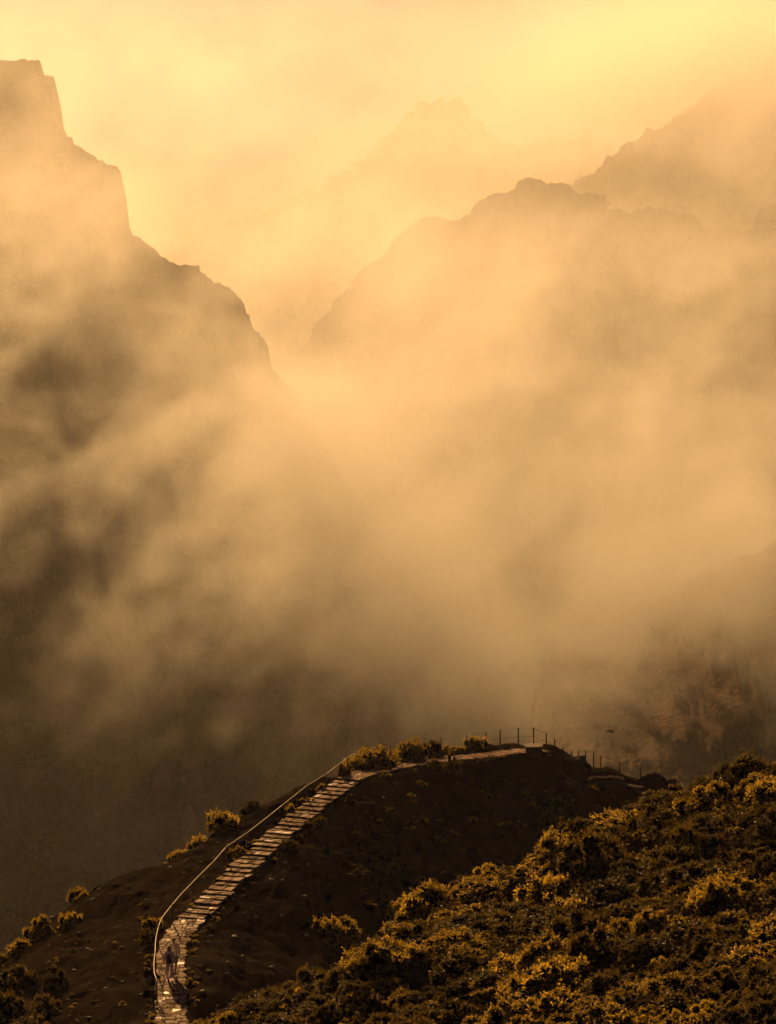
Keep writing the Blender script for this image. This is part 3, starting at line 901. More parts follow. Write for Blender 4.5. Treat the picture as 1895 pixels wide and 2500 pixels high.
RAIL = [(383, 2406), (382, 2390), (377, 2376), (376, 2360), (377, 2339), (379, 2325), (379.5, 2303), (382, 2284), (387, 2262), (392, 2249), (398, 2237), (420, 2209), (443, 2182), (484, 2140), (524, 2100), (552, 2068), (605, 2032), (650, 1997), (694, 1962), (722, 1940), (749, 1918), (796, 1890), (822, 1870), (848, 1851), (902, 1833), (953, 1822), (1017, 1809), (1077, 1802), (1140, 1796), (1187, 1789)]
side_full_s, side_full = frame_at(PATH_LINE)


def rail_point(px, py, height):
    best = None
    for D in np.arange(130, 178, 0.1):
        p = at(px, py, D)
        d = np.hypot(PATH_LINE[:, 0] - p[0], PATH_LINE[:, 1] - p[1]); k = d.argmin()
        left = -(np.dot(p[:2] - PATH_LINE[k, :2], side_full[k]))
        e = ((p[2] - PATH_LINE[k, 2] - height) / 0.12) ** 2 + ((left - 1.0) / 0.5) ** 2
        if best is None or e < best[0]:
            best = (e, p, D)
    return best[1]


rail_pts = np.array([rail_point(px, py, 0.98) for px, py in RAIL])
ys = rail_pts[:, 1].copy()
for _ in range(2):                                    # even out the distances
    ys[1:-1] = 0.25 * ys[:-2] + 0.5 * ys[1:-1] + 0.25 * ys[2:]
rail_pts = np.array([at(px, py, y) for (px, py), y in zip(RAIL, ys)])


def post(parent, top, below=0.4, r=0.036, name='post'):
    zb = min(ground_z(top[0], top[1]) - below, top[2] - 0.7)
    me = tube_mesh(name, [(0, 0, zb - top[2]), (0, 0, (zb - top[2]) / 2), (0, 0, 0.03)], r, 8)
    o = obj(name, me, M['steel'], parent)
    o.location = tuple(np.array(top) - np.array(parent.location))
    return o


hand = empty('handrail', (rail_pts[0][0], rail_pts[0][1], rail_pts[0][2] - 1.0))
tag(hand, 'thin metal handrail on posts following the left edge of the steps', 'handrail')
HO = np.array(hand.location)
rl = obj('rail', tube_mesh('rail', rail_pts - HO, 0.017, 8), M['rail'], hand)
for k in (0, 1, 5, 8, 11, 15, 16, 18, 20, 21, 23, 25, 27, 28):
    post(hand, rail_pts[k])
cm = ball_mesh('coupling', 0.034); cm.materials.append(M['rail'])
for k in (1, 5, 8, 12, 15, 18, 21, 23, 26, 27):
    o = obj('coupling', cm, None, rl); o.location = tuple(rail_pts[k] - HO)

FENCE = [(1187, 1789, 174.6), (1221.5, 1783, 174.9), (1265.7, 1778, 175.3), (1303, 1777.5, 175.6), (1334, 1792, 176.6), (1354.5, 1805, 177.2), (1375, 1825, 177.8), (1396, 1835, 178.0), (1412, 1834, 177.8), (1430, 1833, 177.5), (1449.6, 1837, 177.6), (1466.6, 1846, 177.8), (1513, 1860, 178.2), (1564, 1874, 178.6), (1611, 1889, 179.0), (1655, 1908, 179.6)]
fence_pts = np.array([at(*p) for p in FENCE])
fence = empty('wire_fence', (fence_pts[0][0], fence_pts[0][1], fence_pts[0][2] - 1.1))
tag(fence, 'dark post and wire fence curving around the viewpoint and down its far side', 'fence')
FO = np.array(fence.location)
fp = [rail_pts[-1]] + list(fence_pts)
obj('top_wire', tube_mesh('top_wire', np.array(fp) - FO, 0.012, 6), M['rail'], fence)
low = []
for k, p in enumerate(fp):
    q = p.copy(); q[2] -= 0.52; low.append(q)
obj('lower_wire', tube_mesh('lower_wire', np.array(low) - FO, 0.007, 6), M['steel'], fence)
for p in fence_pts:
    post(fence, p, 0.3, 0.040)

# ------------------------------------------------------------------ stone plinth at the viewpoint
bp_ = at(1304, 1846, 171.6)
plinth = empty('stone_plinth', tuple(bp_))
tag(plinth, 'squat tapered stone plinth with a top coloured pale as if sunlit standing at the end of the path', 'plinth')


def block_mesh(name, w0, d0, w1, d1, h, seed, n=7, rough=0.03):
    """a rough masonry block, narrower at its foot, with rounded broken edges"""
    bm = bmesh.new(); bmesh.ops.create_cube(bm, size=1.0)
    bmesh.ops.subdivide_edges(bm, edges=bm.edges[:], cuts=n, use_grid_fill=True)
    for v in bm.verts:
        x, y, z = v.co
        k = (z + 0.5)
        # soften the corners in plan and at the rim
        r = max(abs(x), abs(y)) * 2
        q = math.hypot(x, y) * 2
        f = 1.0 if q < 1e-6 else (r / q) ** 0.45
        w = w0 + (w1 - w0) * k; d = d0 + (d1 - d0) * k
        nz = float(fbm(x * 3 + seed, y * 3, z * 3, 3)) * rough
        v.co = Vector((x * f * w * (1 + nz), y * f * d * (1 + nz), k * h + (nz * 0.4 if k > 0.9 else 0)))
    me = bpy.data.meshes.new(name); bm.to_mesh(me); bm.free()
    return me


obj('pedestal', block_mesh('pedestal', 0.86, 0.80, 1.02, 0.95, 0.60, 3.3, 8, 0.09), M['bench_stone'], plinth)
tp = obj('top_slab', block_mesh('top_slab', 1.08, 1.0, 1.04, 0.96, 0.07, 9.1, 6, 0.05), M['slab'], plinth)
tp.location = (0, 0, 0.602); tp.rotation_euler = (R(3), R(-1.5), 0)


# ------------------------------------------------------------------ rocks
def rock_mesh(name, seed, sub=3, flat=0.65, rough=0.35):
    bm = bmesh.new(); bmesh.ops.create_icosphere(bm, subdivisions=sub, radius=1.0)
    co = np.array([v.co[:] for v in bm.verts])
    n = fbm(co[:, 0] * 0.9 + seed, co[:, 1] * 0.9, co[:, 2] * 0.9, 2) * rough * 1.5
    co = co * (1 + n[:, None])
    # flat broken faces
    rr = np.random.RandomState(int(seed * 10) % 9999)
    for _ in range(11):
        d = rr.normal(size=3); d /= np.linalg.norm(d)
        lim = rr.uniform(0.42, 0.78)
        over = np.maximum(0, co @ d - lim)
        co = co - over[:, None] * d[None] * 0.92
    # weathering: ledges and pits
    f = ridged(co[:, 0] * 1.6, co[:, 1] * 1.6 + seed, co[:, 2] * 3.4, 4) * 0.055 + fbm(co[:, 0] * 5 + seed, co[:, 1] * 5, co[:, 2] * 7, 4) * 0.075
    co = co * (1 + f[:, None])
    co[:, 2] *= flat
    for v, c in zip(bm.verts, co):
        v.co = c
    me = bpy.data.meshes.new(name); bm.to_mesh(me); bm.free()
    me.polygons.foreach_set('use_smooth', np.ones(len(me.polygons), dtype=bool))
    me.materials.append(M['rock'])
    return me


M['pale_rock'] = earth_mat('pale_rock', (0.10, 0.08, 0.062), (0.20, 0.16, 0.125), (0.34, 0.28, 0.22), 0.35, rough=0.8, bump=0.9, fine=1.6, dist=0.5, spec=0.1, stretch=(1, 1, 0.4))
# bare pale scars on the valley wall left of the steps
_fa = frontA.reshape(-1, 3)
_fx = _fa[:, 0] / _fa[:, 1]; _fv = (_fa[:, 2] - CZ) / _fa[:, 1]
_fpx = PW / 2 + FPX * _fx * (np.cos(PITCH) + 0 * _fx); _fpy = PH / 2 - FPX * np.tan(np.arctan(_fv) + PITCH)
for k, (px, py, w, h, tilt, lab) in enumerate([
        (448, 2012, 34, 84, 0.22, 'long pale rock scar on the valley wall above the left crest'),
        (436, 1912, 20, 16, 0.5, 'small pale rock catching light above the long scar on the valley wall'),
        (562, 1962, 12, 46, 0.75, 'thin slanting pale rock rib on the valley wall near the handrail'),
        (400, 2070, 22, 60, 0.15, 'dim brownish rock scar left of the long pale one on the valley wall'),
        (690, 1690, 16, 60, 0.8, 'slanting pale rock rib high on the misty valley wall')]):
    near = np.where((np.abs(_fpx - px) < 12) & (np.abs(_fpy - py) < 12))[0]
    if len(near) == 0: continue
    p = _fa[near[_fa[near, 1].argmin()]]
    sc_ = p[1] / FPX
    o = obj('rock_scar', rock_mesh('rock_scar', 20 + k, 4, 1.0, 0.5)); o.data.materials.clear(); o.data.materials.append(M['pale_rock'])
    o.scale = (w * sc_ / 2, 1.6, h * sc_ / 2); o.rotation_euler = (0.15, tilt, 0); o.location = tuple(p)
    tag(o, lab, 'rock')

ROCKS = [rock_mesh('boulder', 3.1 * k + 1, 5) for k in range(6)]
# (photo x, photo y of the foot, width px, height px, depth or None, label)
BOULDERS = [
    (1395, 1890, 150, 56, 173.6, 'large rounded boulder just below the fence right of the plinth'),
    (1255, 1868, 90, 30, 171.6, 'dark rock ledge directly under the plinth and path end'),
    (1600, 1908, 74, 34, 177.0, 'humped boulder on the far rocky spur below the fence'),
    (1632, 1920, 40, 26, 177.4, 'small knob of rock at the very tip of the far spur'),
    (1350, 1905, 130, 40, 171.0, 'low flat-topped rock shelf in front of the large rounded boulder'),
    (1490, 1925, 140, 34, 174.0, 'long flat rock slab lying on the slope of the spur'),
    (1440, 1965, 120, 36, 171.5, 'broad dark rock below the long slab, above the scrub'),
    (240, 2200, 90, 55, 153.4, 'big dark rock capping the left crest beside a golden bush'),
    (290, 2165, 70, 34, 154.6, 'low dark rock on the left crest, uphill of the big one'),
    (1265, 2195, 120, 60, None, 'tall dark rock face at the edge of the near hill, by the brightest crest bush'),
    (1340, 2170, 120, 56, None, 'second dark rock of the outcrop on the near hill'),
    (1420, 2145, 130, 56, None, 'third dark rock of the outcrop on the near hill'),
    (1500, 2110, 110, 50, None, 'uppermost dark rock of the outcrop on the near hill'),
    (1000, 2290, 46, 18, None, 'pale flat stone tucked into the near hill edge scrub'),
    (1620, 2300, 60, 24, None, 'pale angular stone half buried in the near hill scrub'),
    (1590, 2420, 70, 26, None, 'pale long stone low on the near hill'),
    (363, 2330, 46, 30, None, 'dark block at the left edge of the path level with the walkers'),
    (366, 2395, 40, 26, None, 'dark block at the left edge of the path behind the walkers'),
    (368, 2440, 42, 26, None, 'dark block at the left edge of the path near its lower end'),
    (760, 2045, 28, 14, None, 'pale pointed stone beside the right edge of the steps'),
    (1368, 1893, 30, 14, None, 'small reddish stone on the slope under the viewpoint'),
]
rr = random.Random(4)
for k, (px, py, w, h, D, lab) in enumerate(BOULDERS):
    p = hit(px, py) if D is None else at(px, py, D)
    if p is None:
        continue
    if D is not None:
        p[2] = min(p[2], ground_z(p[0], p[1]) + 0.3)
    s = ppm(p[1])
    o = obj('boulder', ROCKS[k % 6], None)
    hh = h / s
    o.scale = (w / s / 2, max(0.5 * w, 0.8 * h) / s / 2, hh / 0.65 * 0.72)
    o.rotation_euler = (rr.uniform(-.1, .1), rr.uniform(-.15, .15), rr.uniform(-.5, .5))
    o.location = (p[0], p[1] + 0.25 * w / s, p[2] + hh * 0.10)
    tag(o, lab, 'rock')

# small loose stones strewn on the bare slopes: too many and too small to count
def strewn(name, n, seed, label):
    rg = np.random.RandomState(seed)
    base = rock_mesh('tmp', 5.5, 1, 0.6)
    bv = np.array([v.co[:] for v in base.vertices]); bf = np.array([p.vertices[:] for p in base.polygons])
    bpy.data.meshes.remove(base)
    V, F = [], []
    tries = 0
    while len(V) < n and tries < n * 6:
        tries += 1
        px = rg.uniform(-40, 1640); py = rg.uniform(1860, 2520)
        if rg.rand() > 0.75:
            px = rg.uniform(850, 1400); py = rg.uniform(1950, 2200)
        p = hit(px, py, 128)
        if p is None or (p[1] < 129): continue
        d, _ = path_near(np.array([p[0]]), np.array([p[1]]))
        if d[0] < 0.95: continue
        s = 0.035 + 0.15 * rg.rand() ** 3.5
        a = rg.uniform(0, 6.3); c, si = math.cos(a), math.sin(a)
        q = bv * np.array([s * rg.uniform(.7, 1.5), s * rg.uniform(.7, 1.3), s])
        q = np.stack([q[:, 0] * c - q[:, 1] * si, q[:, 0] * si + q[:, 1] * c, q[:, 2]], 1)
        F.append(bf + len(V) * len(bv)); V.append(q + p + np.array([0, 0, s * 0.25]))
    me = mesh_from(name, np.concatenate(V), np.concatenate(F), False)
    return tag(obj(name, me, M['pebble']), label=label, cat='stones', kind='stuff')


strewn('loose_stones', 1500, 8, 'small loose stones strewn over the bare brown slopes')


# ------------------------------------------------------------------ shrubs
def _cube_ball():
    bm = bmesh.new(); bmesh.ops.create_cube(bm, size=2.0)
    bmesh.ops.subdivide_edges(bm, edges=bm.edges[:], cuts=1, use_grid_fill=True)
    bm.verts.ensure_lookup_table()
    V = np.array([v.co.normalized()[:] for v in bm.verts]); F = np.array([[v.index for v in f.verts] for f in bm.faces])
    bm.free()
    return V, F


CUBE_BALL, CUBE_FACES = _cube_ball()


def shrub_data(seed, n_clump, per, leaf, spread=0.55, rz=0.8, up=0.3, open_=0.0):
    """leaves of a shrub about 1 m in radius: clumps on a dome, each a shell of small leaves"""
    rg = np.random.RandomState(seed)
    d = rg.normal(size=(n_clump, 3)); d[:, 2] = np.abs(d[:, 2]) * 0.9 - 0.12
    d /= np.linalg.norm(d, axis=1)[:, None]
    rad = rg.uniform(0.36, 0.90, n_clump)[:, None]
    c = d * rad * np.array([1, 1, rz])
    r = rg.uniform(0.15, 0.38, n_clump) * (1 - 0.2 * open_)
    m = n_clump * per
    ci = np.repeat(np.arange(n_clump), per)
    e = rg.normal(size=(m, 3)) + d[ci] * 0.7 + np.array([0, 0, up]); e /= np.linalg.norm(e, axis=1)[:, None]
    p = c[ci] + e * r[ci][:, None] * rg.uniform(0.62, 1.08, (m, 1))
    # sprigs: leafy shoots that stand out of the mass
    ns = n_clump * 3
    si = rg.randint(0, n_clump, ns)
    sd = d[si] + rg.normal(size=(ns, 3)) * 0.55 + np.array([0, 0, 0.55]); sd /= np.linalg.norm(sd, axis=1)[:, None]
    tt = np.linspace(0.75, 1.0, 7)[None, :, None] * 1.0
    sp = c[si][:, None] + sd[:, None] * (r[si][:, None, None] * (0.6 + 0.9 * np.linspace(0, 1, 7)[None, :, None] * rg.uniform(.5, 1, (ns, 1, 1)))) + rg.normal(size=(ns, 7, 3)) * leaf * 0.35
    p = np.concatenate([p, sp.reshape(-1, 3)]); e = np.concatenate([e, np.repeat(sd, 7, axis=0)]); ci = np.concatenate([ci, np.repeat(si, 7)])
    keep = p[:, 2] > -0.08
    p, e, ci = p[keep], e[keep], ci[keep]; m = len(p)
    a = e * 0.9 + rg.normal(size=(m, 3)) * 0.8; a /= np.linalg.norm(a, axis=1)[:, None]
    b = np.cross(a, rg.normal(size=(m, 3))); b /= np.linalg.norm(b, axis=1)[:, None]
    L = leaf * rg.uniform(0.6, 1.35, (m, 1))
    V = np.stack([p - a * L, p - b * L * 0.48 + a * L * .15, p + a * L, p + b * L * 0.48 + a * L * .15], 1)
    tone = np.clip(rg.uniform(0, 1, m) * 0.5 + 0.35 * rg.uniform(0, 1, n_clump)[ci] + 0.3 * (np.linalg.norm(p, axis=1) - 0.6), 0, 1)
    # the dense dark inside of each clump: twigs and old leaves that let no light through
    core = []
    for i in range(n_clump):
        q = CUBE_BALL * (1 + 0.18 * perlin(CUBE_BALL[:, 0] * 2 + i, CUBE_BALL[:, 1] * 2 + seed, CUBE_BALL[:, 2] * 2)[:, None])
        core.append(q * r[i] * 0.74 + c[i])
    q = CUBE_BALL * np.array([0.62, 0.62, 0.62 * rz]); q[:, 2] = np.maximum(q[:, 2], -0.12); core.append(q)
    return V.reshape(-1, 3), np.repeat(tone, 4), c, r, np.concatenate(core)


def leaf_mesh(name, V, T, mat, core=None):
    F = np.arange(len(V)).reshape(-1, 4)
    nl = len(F)
    if core is not None:
        k = len(core) // len(CUBE_BALL)
        F = np.concatenate([F] + [CUBE_FACES + len(V) + i * len(CUBE_BALL) for i in range(k)])
        T = np.concatenate([T, np.zeros(len(core))]); V = np.concatenate([V, core])
    me = mesh_from(name, V, F, False)
    a = me.attributes.new('tone', 'FLOAT', 'POINT'); a.data.foreach_set('value', T.astype(np.float32))
    me.materials.append(mat)
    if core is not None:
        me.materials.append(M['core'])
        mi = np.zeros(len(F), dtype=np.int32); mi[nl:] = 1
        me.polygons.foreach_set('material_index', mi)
    return me


def stem_mesh(name, c, seed):
    rg = np.random.RandomState(seed)
    V, F = [], []
    for k in rg.permutation(len(c))[:14]:
        p0 = np.array([rg.uniform(-.06, .06), rg.uniform(-.06, .06), -0.12]); p3 = c[k] * 0.98
        pts = [p0, p0 * .6 + p3 * .4 + np.array([0, 0, .03]) + rg.normal(size=3) * .03, p3]
        pts = resample(np.array(pts), 0.18)
        rad = np.linspace(0.030, 0.008, len(pts))
        me = tube_mesh('t', pts, rad, 5)
        b = len(V)
        V += [v.co[:] for v in me.vertices]; F += [tuple(i + b for i in q.vertices) for q in me.polygons]
        bpy.data.meshes.remove(me)
    me = mesh_from(name, V, F)
    me.materials.append(M['twig'])
    return me


SHRUBS = {}
for kind, mat in (('gold', 'leaf_gold'), ('green', 'leaf_green')):
    SHRUBS[kind] = []
    for k in range(5):
        V, T, c, r, core = shrub_data(40 + k * 7 + (0 if kind == 'gold' else 100), 34 + 4 * k, 70, 0.050, rz=0.78, open_=k % 2)
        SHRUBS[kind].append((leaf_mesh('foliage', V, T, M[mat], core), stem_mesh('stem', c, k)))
TUFTS = {}
for kind, mat in (('gold', 'leaf_gold'), ('green', 'leaf_green')):
    TUFTS[kind] = []
    for k in range(3):
        V, T, c, r, core = shrub_data(300 + k * 7, 9, 34, 0.13, rz=0.8)
        TUFTS[kind].append(leaf_mesh('tuft', V, T, M[mat], core))

srg = random.Random(12)


def shrub(px, py, w, h, kind, label, D=None, var=None, group=None, name='shrub', sink=0.06):
    """a bush whose foot is at photo pixel (px, py); w and h in photo pixels"""
    p = hit(px, py, 128 if D is None else D - 3) if D is None else at(px, py, D)
    if p is None:
        return None
    p[2] = ground_z(p[0], p[1])
    s = ppm(p[1])
    root = empty(name, (p[0], p[1], p[2] - sink), srg.uniform(0, 6.28))
    k = srg.randrange(5) if var is None else var
    lf, st = SHRUBS[kind][k]
    sc = (w / s / 2 / 0.98, w / s / 2 / 0.98 * srg.uniform(.85, 1.1), max(h, 6) / s / 0.95)
    for nm, me in (('foliage', lf), ('stem', st)):
        o = obj(nm, me, None, root); o.scale = sc
    tag(root, label, 'shrub', group)
    return root


shrub(905, 1872, 128, 54, 'gold', 'broad golden shrub behind the upper end of the steps, under the sagging rail', 169.4)
shrub(868, 1880, 70, 40, 'gold', 'low golden shrub at the lower end of the row behind the path', 168.4)
shrub(955, 1864, 84, 44, 'gold', 'golden shrub between the broad one and the tallest one behind the path', 170.4)
shrub(1003, 1858, 96, 56, 'gold', 'tallest golden-topped shrub in the row behind the level path', 171.2)
shrub(1058, 1852, 60, 46, 'green', 'dark compact shrub ending the row behind the level path', 172.0)
shrub(1090, 1848, 30, 24, 'gold', 'small golden shrublet by the fence post right of the dark row end', 172.4)
shrub(1162, 1840, 62, 34, 'gold', 'golden shrub between two fence posts behind the level path', 173.8)
shrub(1118, 1845, 46, 17, 'gold', 'low golden tussock at the back edge of the level path', 173.0)
shrub(842, 1893, 36, 46, 'green', 'dark upright bush at the top of the steps, left side', 166.6)
shrub(862, 1888, 20, 14, 'gold', 'tiny golden tuft on the back edge of the path where the steps end', 167.6)
shrub(912, 1880, 30, 14, 'green', 'low grassy clump at the back edge of the path above the steps', 168.6)
shrub(1106, 1888, 54, 50, 'green', 'dark bush in front of the level path, hiding part of it', 169.3)
shrub(1062, 1876, 44, 26, 'green', 'low dark shrub at the front edge of the level path', 169.0)
shrub(548, 2058, 104, 54, 'gold', 'bright golden bush on the crest beyond the handrail halfway up the steps', 159.4)
shrub(490, 2088, 64, 32, 'gold', 'small golden bush on the crest just downhill of the bright one', 158.2)
shrub(440, 2112, 60, 22, 'gold', 'low golden bush on the left crest below a small golden bush', 157.2)
shrub(612, 2028, 56, 34, 'green', 'dim shrub on the crest uphill of the bright golden bush', 161.0)
shrub(584, 2094, 52, 34, 'gold', 'golden bush between handrail and steps, halfway up')
shrub(712, 1975, 44, 30, 'gold', 'golden bush at the left edge of the steps near the rail posts', 161.2)
shrub(752, 1955, 46, 28, 'gold', 'golden grassy bush at the left edge of the upper steps', 162.6)
shrub(786, 1932, 36, 26, 'gold', 'small golden bush against the fence post near the top of the steps', 164.4)
shrub(700, 2070, 60, 28, 'green', 'dark green shrub on the right edge of the steps, halfway up')
shrub(770, 2020, 60, 34, 'green', 'dark green shrub on the right edge of the upper steps')
shrub(372, 2270, 54, 38, 'gold', 'golden bush touching the handrail just uphill of the walkers')
shrub(358, 2300, 60, 40, 'green', 'dark bush left of the handrail, below the golden one by the walkers')
shrub(378, 2358, 18, 14, 'gold', 'tiny golden tuft at the path edge level with the walkers')
shrub(99, 2282, 82, 56, 'gold', 'round golden bush on the left crest with mist behind it')
shrub(196, 2226, 66, 42, 'gold', 'golden bush at the top of the dark crest rock on the left', 153.5)
shrub(172, 2262, 60, 38, 'gold', 'golden bush at the foot of the dark crest rock on the left')
shrub(46, 2322, 66, 36, 'gold', 'low golden bush low on the left crest')
shrub(12, 2344, 40, 26, 'gold', 'golden bush at the left edge of the picture on the crest')
shrub(44, 2410, 120, 66, 'green', 'large dark green bush at the lower left edge of the picture')
shrub(142, 2404, 78, 54, 'green', 'dark green bush beside the large one at lower left')
shrub(30, 2480, 120, 70, 'green', 'dark green bush in the bottom left corner')
shrub(110, 2470, 90, 54, 'green', 'dark green bush next to the bottom left corner bush')
shrub(70, 2540, 150, 64, 'green', 'dark green bush cut by the bottom edge at far left')
shrub(322, 2132, 40, 22, 'green', 'small dark shrub on the left crest skyline', 156.4)
sh = shrub(818, 2296, 132, 82, 'gold', 'round golden bush standing alone in the dark hollow', var=3)
shrub(1045, 2222, 150, 86, 'gold', 'brightest golden shrub, a broad dome on the edge of the near hill', 119.6)
shrub(1400, 2235, 150, 70, 'gold', 'bright golden shrub in the middle of the near hill below the dark rocks', 109.0)
shrub(972, 2245, 96, 56, 'gold', 'loose golden bush right of the lone round one', var=1)
shrub(1362, 2008, 130, 70, 'green', 'wide dark green shrub below the rocks of the viewpoint')
shrub(1785, 1940, 124, 62, 'green', 'dark domed shrub on the skyline of the near hill', 124.6, 4)
shrub(1893, 1925, 36, 50, 'gold', 'shrub cut by the right edge of the picture on the near hill skyline', 126.4)

# small cushion plants over the dark hollow
hrg = random.Random(33)
n = 0
for _ in range(400):
    px = hrg.uniform(860, 1560); py = hrg.uniform(1905, 2220)
    p = hit(px, py, 130)
    if p is None or p[1] < 140 or path_near(np.array([p[0]]), np.array([p[1]]))[0][0] < 1.0:
        continue
    if fbm(p[0] * 0.25, p[1] * 0.25, 3.0, 2) < -0.05 and hrg.random() < 0.7:
        continue
    k = 'gold' if hrg.random() < 0.55 else 'green'
    o = obj('cushion_plant', hrg.choice(TUFTS[k]))
    w = hrg.uniform(0.16, 0.5)
    o.scale = (w, w, w * hrg.uniform(.6, .9)); o.rotation_euler = (0, 0, hrg.uniform(0, 6.3))
    o.location = (p[0], p[1], p[2] - 0.02)
    tag(o, 'small cushion plant dotted over the dark slope below the path', 'plant', 'cushion plants on the dark slope')
    n += 1
    if n >= 130: break
n = 0
for _ in range(300):
    px = hrg.uniform(0, 360); py = hrg.uniform(2200, 2500)
    p = hit(px, py, 128)
    if p is None or p[1] < 129 or path_near(np.array([p[0]]), np.array([p[1]]))[0][0] < 1.2:
        continue
    o = obj('cushion_plant', hrg.choice(TUFTS['gold' if hrg.random() < 0.3 else 'green']))
    w = hrg.uniform(0.10, 0.30)
    o.scale = (w, w, w * hrg.uniform(.5, .8)); o.rotation_euler = (0, 0, hrg.uniform(0, 6.3))
    o.location = (p[0], p[1], p[2] - 0.02)
    tag(o, 'small cushion plant on the bare slope left of the path', 'plant', 'cushion plants on the left slope')
    n += 1
    if n >= 38: break
# grass and little tufts along the path edges
n = 0
for k in range(0, len(PATH_LINE), 9):
    for side_ in (-1, 1):
        if hrg.random() < 0.35: continue
        q = PATH_LINE[k, :2] + side_full[k] * side_ * (PATH_W / 2 + hrg.uniform(.12, .45))
        o = obj('edge_tuft', hrg.choice(TUFTS['gold' if hrg.random() < .6 else 'green']))
        w = hrg.uniform(0.09, 0.30)
        o.scale = (w, w, w * hrg.uniform(.7, 1.1)); o.rotation_euler = (0, 0, hrg.uniform(0, 6.3))
        o.location = (q[0], q[1], ground_z(q[0], q[1]) - 0.02)
        tag(o, 'small tuft growing along the edge of path and steps', 'plant', 'tufts along the path edge')

# the shrubs that cover the near hill
HILL_GROUP = 'low shrubs covering the near hill'
cand = []
hr = np.random.RandomState(77)
for _ in range(16000):
    x, y = hr.uniform(-9, 19), hr.uniform(78, 127.5)
    if on_hill(np.array([x]), np.array([y]))[0] < 0.3: continue
    px = x / y * FPX + PW / 2
    if px < 380 or px > 1990: continue
    cand.append((x, y))
chosen = []
for x, y in cand:
    r = 0.55 + 0.85 * (0.5 + 0.5 * math.sin(x * 1.3 + y * 0.7 + 2 * math.sin(y * 1.9))) ** 1.4
    if all((x - a) ** 2 + (y - b) ** 2 > (0.60 * (r + c)) ** 2 for a, b, c in chosen):
        z = ground_z(x, y)
        v = (z - CZ) / y
        py = PH / 2 - FPX * math.tan(math.atan(v) + PITCH)
        if py < 2640:
            chosen.append((x, y, r))
chosen.sort(key=lambda q: -(q[2] / q[1]))            # the ones that show largest first
for x, y, r in chosen[:300]:
    t = float(fbm((x * 0.8 - y * 0.18) * 0.13 + 9, (x * 0.25 + y * 0.55) * 0.22, 6.0, 2))
    kind = 'gold' if t > 0.13 + hr.uniform(-.16, .16) else 'green'
    o = obj('hill_shrub', SHRUBS[kind][hr.randint(5)][0])
    k_ = hr.uniform(.55, 1.1) * (1.0 if hr.rand() > .15 else 1.35)
    o.scale = (r * hr.uniform(.85, 1.25), r * hr.uniform(.85, 1.15), r * k_)
    o.rotation_euler = (0, 0, hr.uniform(0, 6.3))
    o.location = (x, y, ground_z(x, y) - 0.08)
    spx = x / y * FPX + PW / 2
    spy = PH / 2 - FPX * math.tan(math.atan((o.location.z - CZ) / y) + PITCH)
    yc = float(np.interp(x, _hc[:, 0], _hc[:, 1]))
    zone = 'on the skyline edge of the near hill' if y > yc - 2.2 else 'at the bottom edge of the picture on the near hill' if spy > 2430 else 'at the right edge of the picture on the near hill' if spx > 1780 else \
        'beside the dark rocks of the near hill' if 1180 < spx < 1600 and spy < 2230 else 'low down the near hill towards the path' if spx < 1000 else 'amid the scrub on the middle of the near hill'
    size = 'large' if r > 1.05 else 'small' if r < 0.75 else 'middling'
    tag(o, '%s %s %s' % (size, 'golden shrub' if kind == 'gold' else 'dark green shrub', zone), 'shrub', HILL_GROUP)


def undergrowth(name, n, seed, label, mat):
    rg = np.random.RandomState(seed)
    V, T = [], []
    base = [shrub_data(500 + k, 6, 16, 0.17, rz=0.8)[:2] for k in range(4)]
    for _ in range(n):
        x, y = rg.uniform(-9, 19), rg.uniform(80, 127)
        if on_hill(np.array([x]), np.array([y]))[0] < 0.4: continue
        v, t = base[rg.randint(4)]
        s = rg.uniform(.18, .5); a = rg.uniform(0, 6.3); c, si = math.cos(a), math.sin(a)
        q = np.stack([v[:, 0] * c - v[:, 1] * si, v[:, 0] * si + v[:, 1] * c, v[:, 2]], 1) * s + np.array([x, y, ground_z(x, y) - .03])
        V.append(q); T.append(np.clip(t + rg.uniform(-.3, .2), 0, 1))
    me = leaf_mesh(name, np.concatenate(V), np.concatenate(T), mat)
    return tag(obj(name, me), label=label, cat='undergrowth', kind='stuff')


undergrowth('undergrowth', 2600, 3, 'dark undergrowth filling the gaps between the shrubs of the near hill', M['leaf_green'])
undergrowth('dry_undergrowth', 1500, 9, 'dry golden undergrowth between the shrubs of the near hill', M['leaf_gold'])


